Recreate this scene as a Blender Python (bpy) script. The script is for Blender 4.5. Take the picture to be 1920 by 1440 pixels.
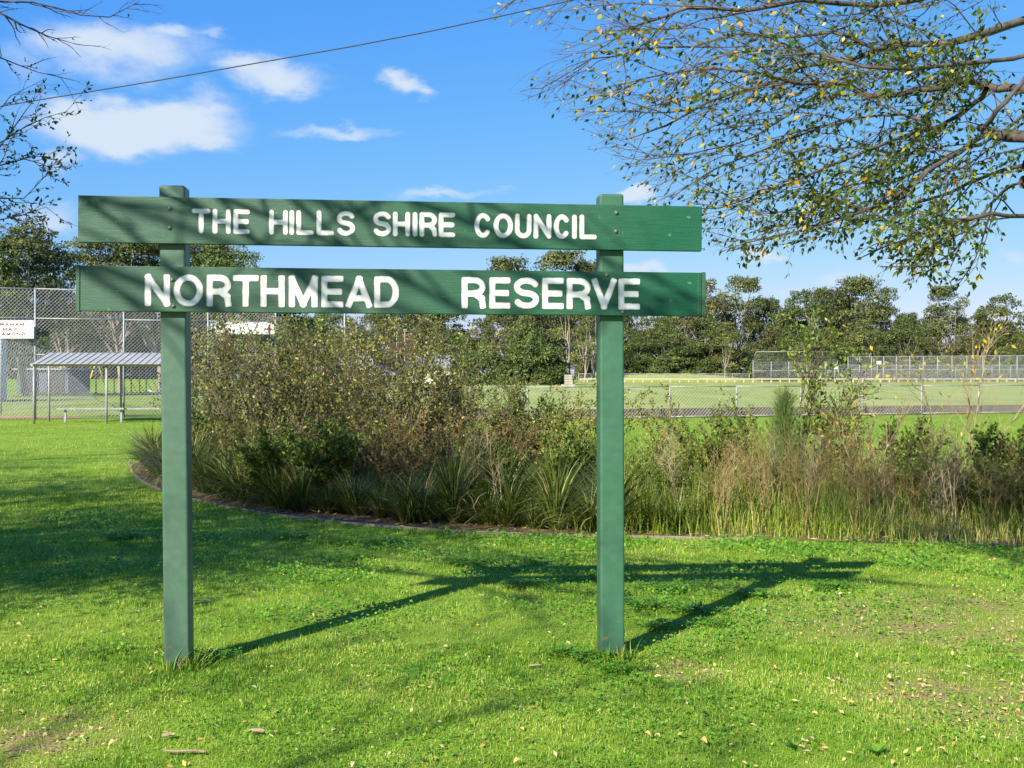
import bpy, bmesh, math, random
import numpy as np
from mathutils import Vector, Matrix
R = math.radians
rnd = random.Random(7)
rng = np.random.default_rng(11)
for o in list(bpy.data.objects): bpy.data.objects.remove(o)
scene = bpy.context.scene
COL = scene.collection

# ------------------------------------------------------------------ camera
F_PX, HOR, CX, EYE = 2100.0, 700.0, 960.0, 1.5
cam = bpy.data.cameras.new('camera'); camo = bpy.data.objects.new('camera', cam); COL.objects.link(camo)
cam.sensor_width = 36.0; cam.lens = F_PX/1920*36
cam.shift_y = -20/1920; cam.clip_start = .05; cam.clip_end = 3000
camo.location = (0, 0, EYE); camo.rotation_euler = (R(90), 0, 0)
scene.camera = camo
def P(u, v, Y): return np.array([(u-CX)/F_PX*Y, Y, EYE-(v-HOR)/F_PX*Y])
def G(u, v, z=0.0):
    Y = (EYE-z)*F_PX/(v-HOR); return np.array([(u-CX)/F_PX*Y, Y, z])

# ------------------------------------------------------------------ sky, sun, exposure
SUN = Vector((-1.92, -3.05, 2.38)).normalized()
SUN_EL = math.asin(SUN.z); SUN_AZ = math.atan2(SUN.x, SUN.y)
world = bpy.data.worlds.new('World'); scene.world = world; world.use_nodes = True
def build_world():
    nt = world.node_tree; N = nt.nodes; L = nt.links; N.clear()
    out = N.new('ShaderNodeOutputWorld'); bg = N.new('ShaderNodeBackground'); bg.inputs[1].default_value = .0758
    sky = N.new('ShaderNodeTexSky'); sky.sky_type = 'NISHITA'; sky.sun_disc = False
    sky.sun_elevation = SUN_EL; sky.sun_rotation = SUN_AZ
    sky.air_density = 1.0; sky.dust_density = .35; sky.ozone_density = 3.2; sky.altitude = 40
    def val(x):
        return x
    def math_(op, a, b=None, c=None):
        n = N.new('ShaderNodeMath'); n.operation = op
        for i, x in enumerate((a, b, c)):
            if x is None: continue
            if isinstance(x, (int, float)): n.inputs[i].default_value = x
            else: L.new(x, n.inputs[i])
        return n.outputs[0]
    tc = N.new('ShaderNodeTexCoord'); sp = N.new('ShaderNodeSeparateXYZ'); L.new(tc.outputs['Generated'], sp.inputs[0])
    az = math_('ARCTAN2', sp.outputs[0], sp.outputs[1]); el = math_('ARCSINE', sp.outputs[2])
    n1 = N.new('ShaderNodeTexNoise'); n1.inputs['Scale'].default_value = 9; n1.inputs['Detail'].default_value = 8; n1.inputs['Roughness'].default_value = .6
    mp = N.new('ShaderNodeMapping'); mp.inputs['Scale'].default_value = (1, 1, 2.2); L.new(tc.outputs['Generated'], mp.inputs[0]); L.new(mp.outputs[0], n1.inputs['Vector'])
    sc = N.new('ShaderNodeSeparateColor'); L.new(n1.outputs['Color'], sc.inputs[0])
    azw = math_('ADD', az, math_('MULTIPLY', math_('SUBTRACT', sc.outputs[0], .5), .14))
    elw = math_('ADD', el, math_('MULTIPLY', math_('SUBTRACT', sc.outputs[1], .5), .075))
    blobs = [(270,235,185,46,1.1),(165,205,95,34,.8),(395,265,85,28,.75),(235,95,150,52,.78),(330,62,70,26,.7),(412,72,34,15,.5),(505,148,115,32,.8),(755,150,44,20,.72),(650,250,90,15,.6),(120,305,60,34,.6),
             (1203,368,34,20,1.0),(830,371,130,12,.55),(1225,505,70,13,.75),(1432,483,26,13,.85),(1570,520,75,22,.55),(110,415,80,40,.62),(50,120,80,60,.42),(1330,555,70,12,.5),(1700,490,50,12,.5),(1880,470,40,16,.5),(1480,540,60,12,.45)]
    tot = None
    for (u, v, su, sv, a) in blobs:
        A = math.atan2((u-CX)/F_PX, 1); d = math.hypot((u-CX)/F_PX, 1); E = math.atan2((HOR-v)/F_PX, d)
        x = math_('MULTIPLY', math_('SUBTRACT', azw, A), F_PX/su); y = math_('MULTIPLY', math_('SUBTRACT', elw, E), F_PX/sv)
        q = math_('MULTIPLY', math_('ADD', math_('MULTIPLY', x, x), math_('MULTIPLY', y, y)), -.9)
        g = math_('MULTIPLY', math_('EXPONENT', q), a)
        tot = g if tot is None else math_('MAXIMUM', tot, g)
    # the same kind of small clouds goes on around the rest of the sky
    n2 = N.new('ShaderNodeTexNoise'); n2.inputs['Scale'].default_value = 3.2; n2.inputs['Detail'].default_value = 5
    mp2 = N.new('ShaderNodeMapping'); mp2.inputs['Scale'].default_value = (1, 1, 2.6); mp2.inputs['Location'].default_value = (3.1, 1.7, .4)
    L.new(tc.outputs['Generated'], mp2.inputs[0]); L.new(mp2.outputs[0], n2.inputs['Vector'])
    other = math_('MULTIPLY', math_('MAXIMUM', math_('SUBTRACT', n2.outputs[0], .58), 0), 4.0)
    side = math_('MINIMUM', math_('MAXIMUM', math_('MULTIPLY', math_('SUBTRACT', math_('ABSOLUTE', az), .50), 5.0), 0), 1)
    tot = math_('MAXIMUM', tot, math_('MULTIPLY', other, side))
    dens = math_('MULTIPLY', tot, math_('ADD', .72, math_('MULTIPLY', sc.outputs[2], .75)))
    mr = N.new('ShaderNodeMapRange'); mr.interpolation_type = 'SMOOTHSTEP'
    mr.inputs['From Min'].default_value = .17; mr.inputs['From Max'].default_value = .88; mr.inputs['To Max'].default_value = .93
    L.new(dens, mr.inputs['Value'])
    ss = N.new('ShaderNodeSeparateColor'); L.new(sky.outputs[0], ss.inputs[0]); cc = N.new('ShaderNodeCombineColor')   # deeper, clearer blue of the clear winter air
    for i, (k, g) in enumerate(((.234, 1.344), (.979, .704), (5.25, .1))): L.new(math_('MULTIPLY', math_('POWER', math_('MULTIPLY', ss.outputs[i], 1.35), g), k), cc.inputs[i])
    mix = N.new('ShaderNodeMix'); mix.data_type = 'RGBA'
    L.new(mr.outputs[0], mix.inputs['Factor']); L.new(cc.outputs[0], mix.inputs['A']); mix.inputs['B'].default_value = (4.75, 5.4, 6.25, 1)
    L.new(mix.outputs['Result'], bg.inputs[0]); L.new(bg.outputs[0], out.inputs[0])
build_world()
sl = bpy.data.lights.new('sun', 'SUN'); slo = bpy.data.objects.new('sun', sl); COL.objects.link(slo)
sl.energy = 5.0; sl.angle = R(.53); sl.color = (1, .93, .80)
slo.rotation_euler = SUN.to_track_quat('Z', 'Y').to_euler(); slo.location = (-20, -30, 25)
vs = scene.view_settings; vs.view_transform = 'Standard'; vs.look = 'None'; vs.gamma = 1; vs.exposure = 1.0; vs.use_curve_mapping = False
scene.cycles.max_bounces = 5; scene.cycles.diffuse_bounces = 3; scene.cycles.glossy_bounces = 2; scene.cycles.transmission_bounces = 3

# ------------------------------------------------------------------ helpers: tags, materials, meshes
def tag(o, label=None, cat=None, group=None, kind=None):
    if label: o['label'] = label
    if cat: o['category'] = cat
    if group: o['group'] = group
    if kind: o['kind'] = kind
    return o
def empty(name, loc=(0,0,0), rz=0, parent=None):
    o = bpy.data.objects.new(name, None); COL.objects.link(o); o.location = loc; o.rotation_euler = (0,0,rz); o.empty_display_size = .1
    if parent: o.parent = parent
    return o
def place(name, me, parent=None, loc=(0,0,0), rot=(0,0,0), scale=(1,1,1)):
    o = bpy.data.objects.new(name, me); COL.objects.link(o); o.location = loc; o.rotation_euler = rot; o.scale = scale
    if parent: o.parent = parent
    return o
def mesh_np(name, V, F, mat, tint=None, smooth=False):
    V = np.asarray(V, np.float32).reshape(-1, 3); F = np.asarray(F, np.int32); k = F.shape[1]; n = len(F)
    me = bpy.data.meshes.new(name); me.vertices.add(len(V)); me.vertices.foreach_set('co', V.ravel())
    me.loops.add(n*k); me.loops.foreach_set('vertex_index', F.ravel())
    me.polygons.add(n); me.polygons.foreach_set('loop_start', np.arange(0, n*k, k, dtype=np.int32))
    me.polygons.foreach_set('loop_total', np.full(n, k, np.int32))
    if smooth: me.polygons.foreach_set('use_smooth', np.ones(n, bool))
    me.update(calc_edges=True)
    if tint is not None:
        a = me.attributes.new('tint', 'FLOAT', 'POINT'); a.data.foreach_set('value', np.asarray(tint, np.float32))
    me.materials.append(mat); return me
def mesh_py(name, V, F, mat, smooth=False):
    me = bpy.data.meshes.new(name); me.from_pydata([tuple(map(float, v)) for v in V], [], F)
    if smooth: me.polygons.foreach_set('use_smooth', np.ones(len(me.polygons), bool))
    me.update(); me.materials.append(mat); return me
def box_vf(c, s, rz=0):
    x, y, z = s[0]/2, s[1]/2, s[2]/2; ca, sa = math.cos(rz), math.sin(rz)
    V = [(c[0]+ca*a-sa*b, c[1]+sa*a+ca*b, c[2]+d) for a, b, d in ((-x,-y,-z),(x,-y,-z),(x,y,-z),(-x,y,-z),(-x,-y,z),(x,-y,z),(x,y,z),(-x,y,z))]
    return V, [(0,3,2,1),(4,5,6,7),(0,1,5,4),(1,2,6,5),(2,3,7,6),(3,0,4,7)]
def box(name, c, s, mat, parent=None, rz=0, bevel=0, rot=None, seg=2):
    V, F = box_vf((0,0,0), s)
    me = mesh_py(name, V, F, mat)
    if bevel:
        bm = bmesh.new(); bm.from_mesh(me); bmesh.ops.bevel(bm, geom=bm.edges[:], offset=bevel, segments=seg, affect='EDGES', profile=.5); bm.to_mesh(me); bm.free()
    return place(name, me, parent, c, rot if rot else (0,0,rz))
def tube_vf(paths, sides=5):
    """paths: list of (pts Nx3, radii N) -> one vertex / quad array"""
    VV = []; FF = []; base = 0
    ang = np.arange(sides)*2*np.pi/sides; ca = np.cos(ang); sa = np.sin(ang)
    idx = np.arange(sides); nx = (idx+1) % sides
    for pts, rad in paths:
        pts = np.asarray(pts, float); n = len(pts)
        t = np.gradient(pts, axis=0); t /= np.linalg.norm(t, axis=1)[:, None]+1e-9
        m = np.abs(t.mean(0)); ref = np.zeros(3); ref[int(np.argmin(m))] = 1
        a = np.cross(t, ref); a /= np.linalg.norm(a, axis=1)[:, None]+1e-9; b = np.cross(t, a)
        rad = np.asarray(rad, float)
        v = pts[:, None, :]+rad[:, None, None]*(ca[None, :, None]*a[:, None, :]+sa[None, :, None]*b[:, None, :])
        VV.append(v.reshape(-1, 3))
        for i in range(n-1):
            q = np.stack([base+i*sides+idx, base+i*sides+nx, base+(i+1)*sides+nx, base+(i+1)*sides+idx], 1); FF.append(q)
        base += n*sides
    return np.concatenate(VV), np.concatenate(FF)
def tube(name, pts, r, mat, parent=None, sides=8):
    pts = np.asarray(pts, float); rad = np.full(len(pts), r) if np.isscalar(r) else r
    V, F = tube_vf([(pts, rad)], sides)
    me = mesh_np(name, V, F, mat, smooth=True)
    bm = bmesh.new(); bm.from_mesh(me); bmesh.ops.holes_fill(bm, edges=[e for e in bm.edges if e.is_boundary], sides=0); bm.to_mesh(me); bm.free()
    return place(name, me, parent)
def leaves_vf(pos, d, nrm, ln, wd, fold=.0):
    pos = np.asarray(pos); d = d/(np.linalg.norm(d, axis=1)[:, None]+1e-9)
    s = np.cross(d, nrm); s /= np.linalg.norm(s, axis=1)[:, None]+1e-9
    up = np.cross(s, d); ln = ln[:, None]; wd = wd[:, None]
    a = pos; b = pos+d*ln*.45+s*wd*.5+up*wd*fold; c = pos+d*ln; e = pos+d*ln*.45-s*wd*.5+up*wd*fold
    V = np.stack([a, b, c, e], 1).reshape(-1, 3)
    n = len(pos); F = np.arange(n*4).reshape(n, 4)
    return V, F
def randdir(n, g=None):
    g = g or rng
    v = g.normal(size=(n, 3)); return v/np.linalg.norm(v, axis=1)[:, None]

def nmat(name):
    m = bpy.data.materials.new(name); m.use_nodes = True; nt = m.node_tree
    return m, nt.nodes, nt.links, nt.nodes['Principled BSDF']
def noise(N, L, scale, detail=4, vec=None, rough=.5):
    n = N.new('ShaderNodeTexNoise'); n.inputs['Scale'].default_value = scale; n.inputs['Detail'].default_value = detail; n.inputs['Roughness'].default_value = rough
    if vec is not None: L.new(vec, n.inputs['Vector'])
    return n.outputs[0]
def ramp(N, L, fac, stops, interp='LINEAR'):
    r = N.new('ShaderNodeValToRGB'); r.color_ramp.interpolation = interp; e = r.color_ramp.elements
    while len(e) < len(stops): e.new(.5)
    for i, (p, c) in enumerate(stops): e[i].position = p; e[i].color = (*c, 1)
    L.new(fac, r.inputs[0]); return r.outputs[0]
def bump(N, L, h, b, strength=.3, dist=.01):
    n = N.new('ShaderNodeBump'); n.inputs['Strength'].default_value = strength; n.inputs['Distance'].default_value = dist
    L.new(h, n.inputs['Height']); L.new(n.outputs[0], b.inputs['Normal'])
def coords(N, L, scale=(1,1,1), kind='Object', rot=(0,0,0)):
    t = N.new('ShaderNodeTexCoord'); m = N.new('ShaderNodeMapping'); m.inputs['Scale'].default_value = scale; m.inputs['Rotation'].default_value = rot
    L.new(t.outputs[kind], m.inputs[0]); return m.outputs[0]
def simple(name, c1, c2, scale=6, rough=.6, metal=0, bmp=0, stretch=(1,1,1), spec=.5):
    m, N, L, b = nmat(name); v = coords(N, L, stretch)
    f = noise(N, L, scale, 5, v)
    L.new(ramp(N, L, f, [(.3, c1), (.7, c2)]), b.inputs['Base Color']); b.inputs['Roughness'].default_value = rough; b.inputs['Metallic'].default_value = metal
    b.inputs['Specular IOR Level'].default_value = spec
    if bmp: bump(N, L, noise(N, L, scale*4, 4, v), b, bmp, .01)
    return m
def foliage(name, stops, trans=.35, rough=.55, patch=None, spec=.3):
    """leaf material: colour from the per-leaf 'tint' attribute, part of the light passes through"""
    m, N, L, b = nmat(name); a = N.new('ShaderNodeAttribute'); a.attribute_name = 'tint'
    fac = a.outputs['Fac']
    c = ramp(N, L, fac, stops)
    L.new(c, b.inputs['Base Color']); b.inputs['Roughness'].default_value = rough; b.inputs['Specular IOR Level'].default_value = spec
    tr = N.new('ShaderNodeBsdfTranslucent'); mul = N.new('ShaderNodeMix'); mul.data_type = 'RGBA'; mul.blend_type = 'MULTIPLY'; mul.inputs['Factor'].default_value = 1
    L.new(c, mul.inputs['A']); mul.inputs['B'].default_value = (1.25, 1.15, .55, 1); L.new(mul.outputs['Result'], tr.inputs[0])
    mx = N.new('ShaderNodeMixShader'); mx.inputs[0].default_value = trans
    L.new(b.outputs[0], mx.inputs[1]); L.new(tr.outputs[0], mx.inputs[2]); L.new(mx.outputs[0], N['Material Output'].inputs[0])
    return m

# painted timber of the sign
def paint_mat(name, steel=False, deep_green=((.005,.072,.033),(.011,.098,.048)), pale_green=(.044,.108,.068), x0=-1.5, x1=1.0):
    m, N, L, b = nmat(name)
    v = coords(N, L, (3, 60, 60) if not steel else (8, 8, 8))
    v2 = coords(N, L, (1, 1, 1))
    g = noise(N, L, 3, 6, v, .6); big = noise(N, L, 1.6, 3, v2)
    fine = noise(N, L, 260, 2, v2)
    base = ramp(N, L, g, [(.3, deep_green[0]), (.7, deep_green[1])])
    pale_ramp = ramp(N, L, g, [(.3, tuple(c*.78 for c in pale_green)), (.7, pale_green)])
    # the green turns paler and greyer towards the left end
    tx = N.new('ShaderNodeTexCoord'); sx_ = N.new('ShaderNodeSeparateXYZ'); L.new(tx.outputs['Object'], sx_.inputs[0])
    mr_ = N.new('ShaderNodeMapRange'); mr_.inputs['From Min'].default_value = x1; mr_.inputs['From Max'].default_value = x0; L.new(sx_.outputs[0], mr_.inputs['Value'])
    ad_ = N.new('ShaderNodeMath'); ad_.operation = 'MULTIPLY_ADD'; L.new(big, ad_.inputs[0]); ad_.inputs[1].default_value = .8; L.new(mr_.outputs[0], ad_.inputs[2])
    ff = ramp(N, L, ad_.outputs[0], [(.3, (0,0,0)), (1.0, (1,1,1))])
    mx = N.new('ShaderNodeMix'); mx.data_type = 'RGBA'; L.new(ff, mx.inputs['Factor']); L.new(base, mx.inputs['A']); L.new(pale_ramp, mx.inputs['B'])
    # chips, scuffs and rust / dirt near the foot of the steel posts
    chipn = noise(N, L, 28, 3, v2); chip = ramp(N, L, chipn, [(.70, (0,0,0)), (.74, (1,1,1))])
    mx2 = N.new('ShaderNodeMix'); mx2.data_type = 'RGBA'; L.new(mx.outputs['Result'], mx2.inputs['A'])
    if steel:
        t = N.new('ShaderNodeTexCoord'); s = N.new('ShaderNodeSeparateXYZ'); L.new(t.outputs['Object'], s.inputs[0])
        rn = noise(N, L, 16, 5, v2)
        lo = N.new('ShaderNodeMapRange'); lo.inputs['From Min'].default_value = .42; lo.inputs['From Max'].default_value = .0; L.new(s.outputs[2], lo.inputs['Value'])
        th = N.new('ShaderNodeMath'); th.operation = 'MULTIPLY_ADD'; L.new(lo.outputs[0], th.inputs[0]); th.inputs[1].default_value = .22; L.new(rn, th.inputs[2])
        fac = ramp(N, L, th.outputs[0], [(.775, (0,0,0)), (.80, (1,1,1))])
        L.new(fac, mx2.inputs['Factor']); mx2.inputs['B'].default_value = (.19, .10, .055, 1)
    else:
        L.new(chip, mx2.inputs['Factor']); mx2.inputs['B'].default_value = (.075, .16, .11, 1)
    L.new(mx2.outputs['Result'], b.inputs['Base Color'])
    rr = ramp(N, L, big, [(.3, (.36,)*3), (.7, (.50,)*3)]); L.new(rr, b.inputs['Roughness']); b.inputs['Specular IOR Level'].default_value = .3
    ad = N.new('ShaderNodeMath'); ad.operation = 'ADD'; L.new(g, ad.inputs[0]); L.new(fine, ad.inputs[1])
    bump(N, L, ad.outputs[0], b, .40 if not steel else .12, .004)
    return m
M = {}
M['paint'] = paint_mat('green_painted_timber'); M['paint_steel'] = paint_mat('green_painted_steel', True, ((.046,.116,.070),(.054,.126,.078)), (.080,.146,.100), -.3, .3); M['paint_steel_b'] = paint_mat('green_painted_steel_less_sheen', True, ((.030,.110,.058),(.036,.120,.066)), (.052,.138,.082), -.3, .3)  # glossy sheen of the posts put into their base colours, greyer on the left
M['white_paint'] = simple('white_paint', (.74,.73,.70), (.82,.82,.80), 18, .5, bmp=.1)
def letter_paint():
    m, N, L, b = nmat('white_letter_paint'); v = coords(N, L); a = N.new('ShaderNodeAttribute'); a.attribute_name = 'grime'
    n = noise(N, L, 22, 4, v); k = N.new('ShaderNodeMath'); k.operation = 'MULTIPLY'; L.new(a.outputs['Fac'], k.inputs[0]); L.new(ramp(N, L, n, [(.30, (.15,)*3), (.65, (1,)*3)]), k.inputs[1])
    c = ramp(N, L, noise(N, L, 16, 5, v), [(.3, (.66,.65,.61)), (.65, (.80,.80,.78))]); mx = N.new('ShaderNodeMix'); mx.data_type = 'RGBA'
    L.new(k.outputs[0], mx.inputs['Factor']); L.new(c, mx.inputs['A']); mx.inputs['B'].default_value = (.22, .17, .10, 1)
    L.new(mx.outputs['Result'], b.inputs['Base Color']); b.inputs['Roughness'].default_value = .6; return m
M['letter'] = letter_paint()
M['bolt'] = simple('bolt_metal', (.04,.12,.07), (.14,.17,.12), 60, .45, .4)
M['galv'] = simple('galvanised_steel', (.22,.23,.24), (.34,.35,.36), 5, .55, .2)
M['wire'] = simple('fence_wire', (.34,.35,.36), (.46,.47,.48), 5, .5, .3)
M['dark_wire'] = simple('dark_wire', (.03,.035,.04), (.06,.065,.07), 5, .6)
M['roof'] = simple('roof_sheet', (.25,.26,.245), (.33,.335,.315), 3, .8, .0, spec=.15)
M['timber'] = simple('weathered_timber', (.34,.27,.19), (.52,.45,.34), 12, .85, bmp=.4, stretch=(1,6,6))
M['edge'] = simple('grey_edging_timber', (.13,.10,.075), (.30,.25,.20), 9, .9, bmp=.5, stretch=(1,8,8))
M['concrete'] = simple('stained_concrete', (.075,.058,.036), (.19,.15,.095), 4, .9, bmp=.5)
M['pale_stone'] = simple('pale_stone', (.24,.21,.17), (.38,.35,.29), 7, .9, bmp=.4)
M['sign_white'] = simple('white_sign_sheet', (.60,.60,.59), (.68,.68,.68), 3, .5)
M['red'] = simple('dark_red_paint', (.075,.008,.012), (.11,.012,.016), 9, .5)
M['black'] = simple('black_sheet', (.012,.013,.015), (.03,.03,.035), 5, .6)
M['yellow_paint'] = simple('yellow_paint', (.70,.40,.02), (.78,.48,.04), 5, .45)
M['grey_wall'] = simple('pale_grey_wall', (.33,.38,.42), (.44,.49,.53), 2, .8)
M['shed'] = simple('blue_grey_shed', (.05,.075,.12), (.08,.11,.16), 2, .6)
M['brick'] = simple('orange_brick', (.42,.22,.12), (.55,.32,.19), 9, .9)
M['cream'] = simple('cream_wall', (.62,.56,.47), (.72,.66,.57), 3, .85)
M['tiles'] = simple('grey_roof_tiles', (.20,.20,.22), (.32,.32,.35), 14, .8)
M['bark'] = simple('grey_brown_bark', (.040,.032,.025), (.115,.094,.073), 14, .9, bmp=.6, stretch=(1,1,.4))
M['twig'] = simple('dark_twig', (.048,.030,.018), (.12,.078,.048), 12, .85)
M['gum_bark'] = simple('pale_gum_bark', (.17,.14,.11), (.38,.34,.29), .9, .85, stretch=(1,1,.35))
M['brown_stem'] = simple('brown_stem', (.16,.108,.034), (.36,.26,.095), 12, .85)
M['tan_stem'] = simple('tan_stem', (.27,.20,.10), (.44,.35,.20), 12, .85)
M['shrub_stem'] = simple('shrub_stem', (.085,.060,.040), (.19,.14,.095), 12, .85)
M['cable'] = simple('black_cable', (.015,.015,.017), (.03,.03,.03), 9, .6)
M['blade'] = foliage('lawn_blades', [(0, (.050,.145,.010)), (.25, (.125,.275,.018)), (.55, (.28,.44,.040)), (.82, (.48,.54,.10)), (1, (.66,.58,.24))], .40, .5)
M['clover'] = foliage('clover_leaf', [(0, (.060,.18,.012)), (.6, (.13,.31,.020)), (1, (.21,.40,.035))], .35, .5)
M['litter'] = foliage('dry_leaf', [(0, (.26,.14,.04)), (.25, (.48,.33,.11)), (.55, (.56,.43,.17)), (.85, (.66,.56,.30)), (1, (.64,.46,.05))], .2, .7)
M['elm'] = foliage('elm_leaf', [(0, (.016,.045,.008)), (.45, (.065,.120,.014)), (.74, (.20,.27,.03)), (.83, (.38,.37,.03)), (.92, (.60,.46,.025)), (1, (.58,.27,.03))], .42, .42)
M['shrub'] = foliage('shrub_leaf', [(0, (.055,.068,.014)), (.4, (.155,.175,.036)), (.7, (.30,.31,.07)), (.92, (.48,.44,.13)), (1, (.50,.28,.08))], .28, .5)
M['shrub_green'] = foliage('green_shrub_leaf', [(0, (.044,.080,.012)), (.5, (.12,.19,.026)), (.85, (.25,.33,.05)), (1, (.48,.44,.07))], .3, .5)
M['brown_leaf'] = foliage('brown_shrub_leaf', [(0, (.085,.055,.022)), (.4, (.17,.12,.046)), (.7, (.19,.17,.05)), (1, (.38,.29,.11))], .2, .7)
M['tussock'] = foliage('tussock_blade', [(0, (.024,.044,.007)), (.4, (.080,.130,.016)), (.68, (.20,.25,.045)), (.84, (.40,.35,.12)), (1, (.62,.52,.27))], .28, .38)
M['weed'] = foliage('long_grass_blade', [(0, (.10,.17,.018)), (.4, (.24,.34,.036)), (.66, (.44,.46,.09)), (.84, (.58,.50,.19)), (1, (.68,.56,.30))], .3, .6)
M['casuarina'] = foliage('casuarina_needles', [(0, (.075,.125,.035)), (.6, (.14,.21,.06)), (1, (.24,.30,.10))], .25, .6)
M['yellow_leaf'] = foliage('yellow_leaf', [(0, (.50,.38,.02)), (1, (.72,.55,.04))], .4, .5)
def gum(name, k, g=1.0): return foliage(name, [(0, (.020*k,.030*k*g,.010*k)), (.5, (.062*k,.076*k*g,.020*k)), (.85, (.145*k,.150*k*g,.036*k)), (1, (.23*k,.195*k*g,.060*k))], .12, .6)
M['gum_a'] = gum('olive_gum_leaf', 1.2, 1.03); M['gum_b'] = gum('green_gum_leaf', 1.1, 1.16); M['gum_c'] = gum('pale_gum_leaf', 1.5, 1.0)
M['gum_d'] = gum('golden_green_leaf', 1.05, 1.25); M['gum_e'] = gum('grey_gum_leaf', 1.35, .92); M['gum_o'] = foliage('autumn_leaf', [(0, (.14,.075,.035)), (1, (.34,.20,.10))], .2, .7)

# ------------------------------------------------------------------ ground
def ground_mat():
    m, N, L, b = nmat('lawn_ground'); v = coords(N, L)
    big = noise(N, L, .55, 5, v); mid = noise(N, L, 3.0, 5, v); fine = noise(N, L, 55, 4, v)
    a = ramp(N, L, mid, [(.3, (.12,.22,.018)), (.55, (.20,.32,.028)), (.8, (.32,.40,.055))])
    g = ramp(N, L, big, [(.35, (.15,.28,.020)), (.7, (.30,.39,.055))])
    mx = N.new('ShaderNodeMix'); mx.data_type = 'RGBA'; mx.inputs['Factor'].default_value = .5; L.new(a, mx.inputs['A']); L.new(g, mx.inputs['B'])
    f2 = ramp(N, L, fine, [(.3, (.55,.55,.5)), (.7, (1.15,1.15,1.1))])
    ml = N.new('ShaderNodeMix'); ml.data_type = 'RGBA'; ml.blend_type = 'MULTIPLY'; ml.inputs['Factor'].default_value = 1
    L.new(mx.outputs['Result'], ml.inputs['A']); L.new(f2, ml.inputs['B'])
    # worn straw-brown patches
    t = N.new('ShaderNodeTexCoord'); fac = None
    for (px, py, r) in [(2.3,6.75,1.0),(3.3,6.3,1.1),(2.1,5.2,.75),(3.0,4.9,.9),(.9,5.65,.3),(-1.95,4.6,.5),(2.9,7.3,.7)]:
        d = N.new('ShaderNodeVectorMath'); d.operation = 'DISTANCE'; L.new(t.outputs['Object'], d.inputs[0]); d.inputs[1].default_value = (px, py, 0)
        mr = N.new('ShaderNodeMapRange'); mr.inputs['From Min'].default_value = r; mr.inputs['From Max'].default_value = r*.2; L.new(d.outputs['Value'], mr.inputs['Value'])
        if fac is None: fac = mr.outputs[0]
        else:
            mm = N.new('ShaderNodeMath'); mm.operation = 'MAXIMUM'; L.new(fac, mm.inputs[0]); L.new(mr.outputs[0], mm.inputs[1]); fac = mm.outputs[0]
    nn = noise(N, L, 7, 5, v); k = N.new('ShaderNodeMath'); k.operation = 'MULTIPLY'; L.new(fac, k.inputs[0]); L.new(ramp(N, L, nn, [(.35, (0,0,0)), (.6, (1,1,1))]), k.inputs[1])
    soil = ramp(N, L, fine, [(.3, (.15,.10,.045)), (.7, (.40,.30,.14))])
    m3 = N.new('ShaderNodeMix'); m3.data_type = 'RGBA'; L.new(k.outputs[0], m3.inputs['Factor']); L.new(ml.outputs['Result'], m3.inputs['A']); L.new(soil, m3.inputs['B'])
    L.new(m3.outputs['Result'], b.inputs['Base Color']); b.inputs['Roughness'].default_value = .95; b.inputs['Specular IOR Level'].default_value = .1
    bump(N, L, noise(N, L, 90, 4, v), b, .6, .02); return m
M['ground'] = ground_mat()
def turf(name, stops, sx=(.35,.05,1)):
    m, N, L, b = nmat(name); v = coords(N, L, sx); f = noise(N, L, 1.6, 6, v); v2 = coords(N, L); g = noise(N, L, 14, 4, v2)
    c = ramp(N, L, f, stops); gg = ramp(N, L, g, [(.3, (.8,.8,.8)), (.7, (1.1,1.1,1.1))])
    ml = N.new('ShaderNodeMix'); ml.data_type = 'RGBA'; ml.blend_type = 'MULTIPLY'; ml.inputs['Factor'].default_value = 1
    L.new(c, ml.inputs['A']); L.new(gg, ml.inputs['B']); L.new(ml.outputs['Result'], b.inputs['Base Color']); b.inputs['Roughness'].default_value = .95; b.inputs['Specular IOR Level'].default_value = .1
    bump(N, L, g, b, .4, .03); return m
M['field'] = turf('mown_field', [(.3, (.21,.265,.050)), (.5, (.27,.32,.066)), (.7, (.35,.37,.10))])
M['diamond'] = turf('diamond_turf', [(.3, (.16,.22,.032)), (.5, (.22,.28,.048)), (.75, (.31,.33,.08))])
M['clay'] = simple('red_clay', (.33,.13,.06), (.45,.20,.10), 2, .95)
M['soil'] = simple('bark_mulch', (.060,.038,.016), (.22,.145,.070), 22, .95, bmp=.9)
M['path'] = simple('dirt_track', (.26,.21,.15), (.36,.30,.22), 1.5, .95)
M['line'] = simple('line_chalk', (.70,.70,.66), (.78,.78,.75), 6, .9)

def sheet(name, pts, z, mat, structure=True, parent=None):
    me = mesh_py(name, [(p[0], p[1], z) for p in pts], [tuple(range(len(pts)))], mat)
    bm = bmesh.new(); bm.from_mesh(me); bmesh.ops.recalc_face_normals(bm, faces=bm.faces[:])
    if bm.faces[0].normal.z < 0: bmesh.ops.reverse_faces(bm, faces=bm.faces[:])
    bm.to_mesh(me); bm.free()
    o = place(name, me, parent)
    if structure: o['kind'] = 'structure'
    return o
sheet('ground', [(-700,-80),(700,-80),(700,900),(-700,900)], 0, M['ground'])
EDGE = [G(*p)[:2] for p in [(246,868),(252,885),(268,902),(300,918),(357,935),(450,957),(580,975),(700,987),(900,1000),(1120,1006),(1400,1012),(1700,1020),(1930,1026)]]
EDGE.append(np.array([6.6, 9.5]))
BED_BACK = [np.array(p) for p in [(7.6,12.5),(7.4,15.2),(5.0,15.9),(1.5,18.2),(-2.5,20.5),(-5.2,20.5)]]
BED = EDGE+BED_BACK
sheet('garden_bed', BED, .006, M['soil'])
BEDA = np.array(BED)
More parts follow.
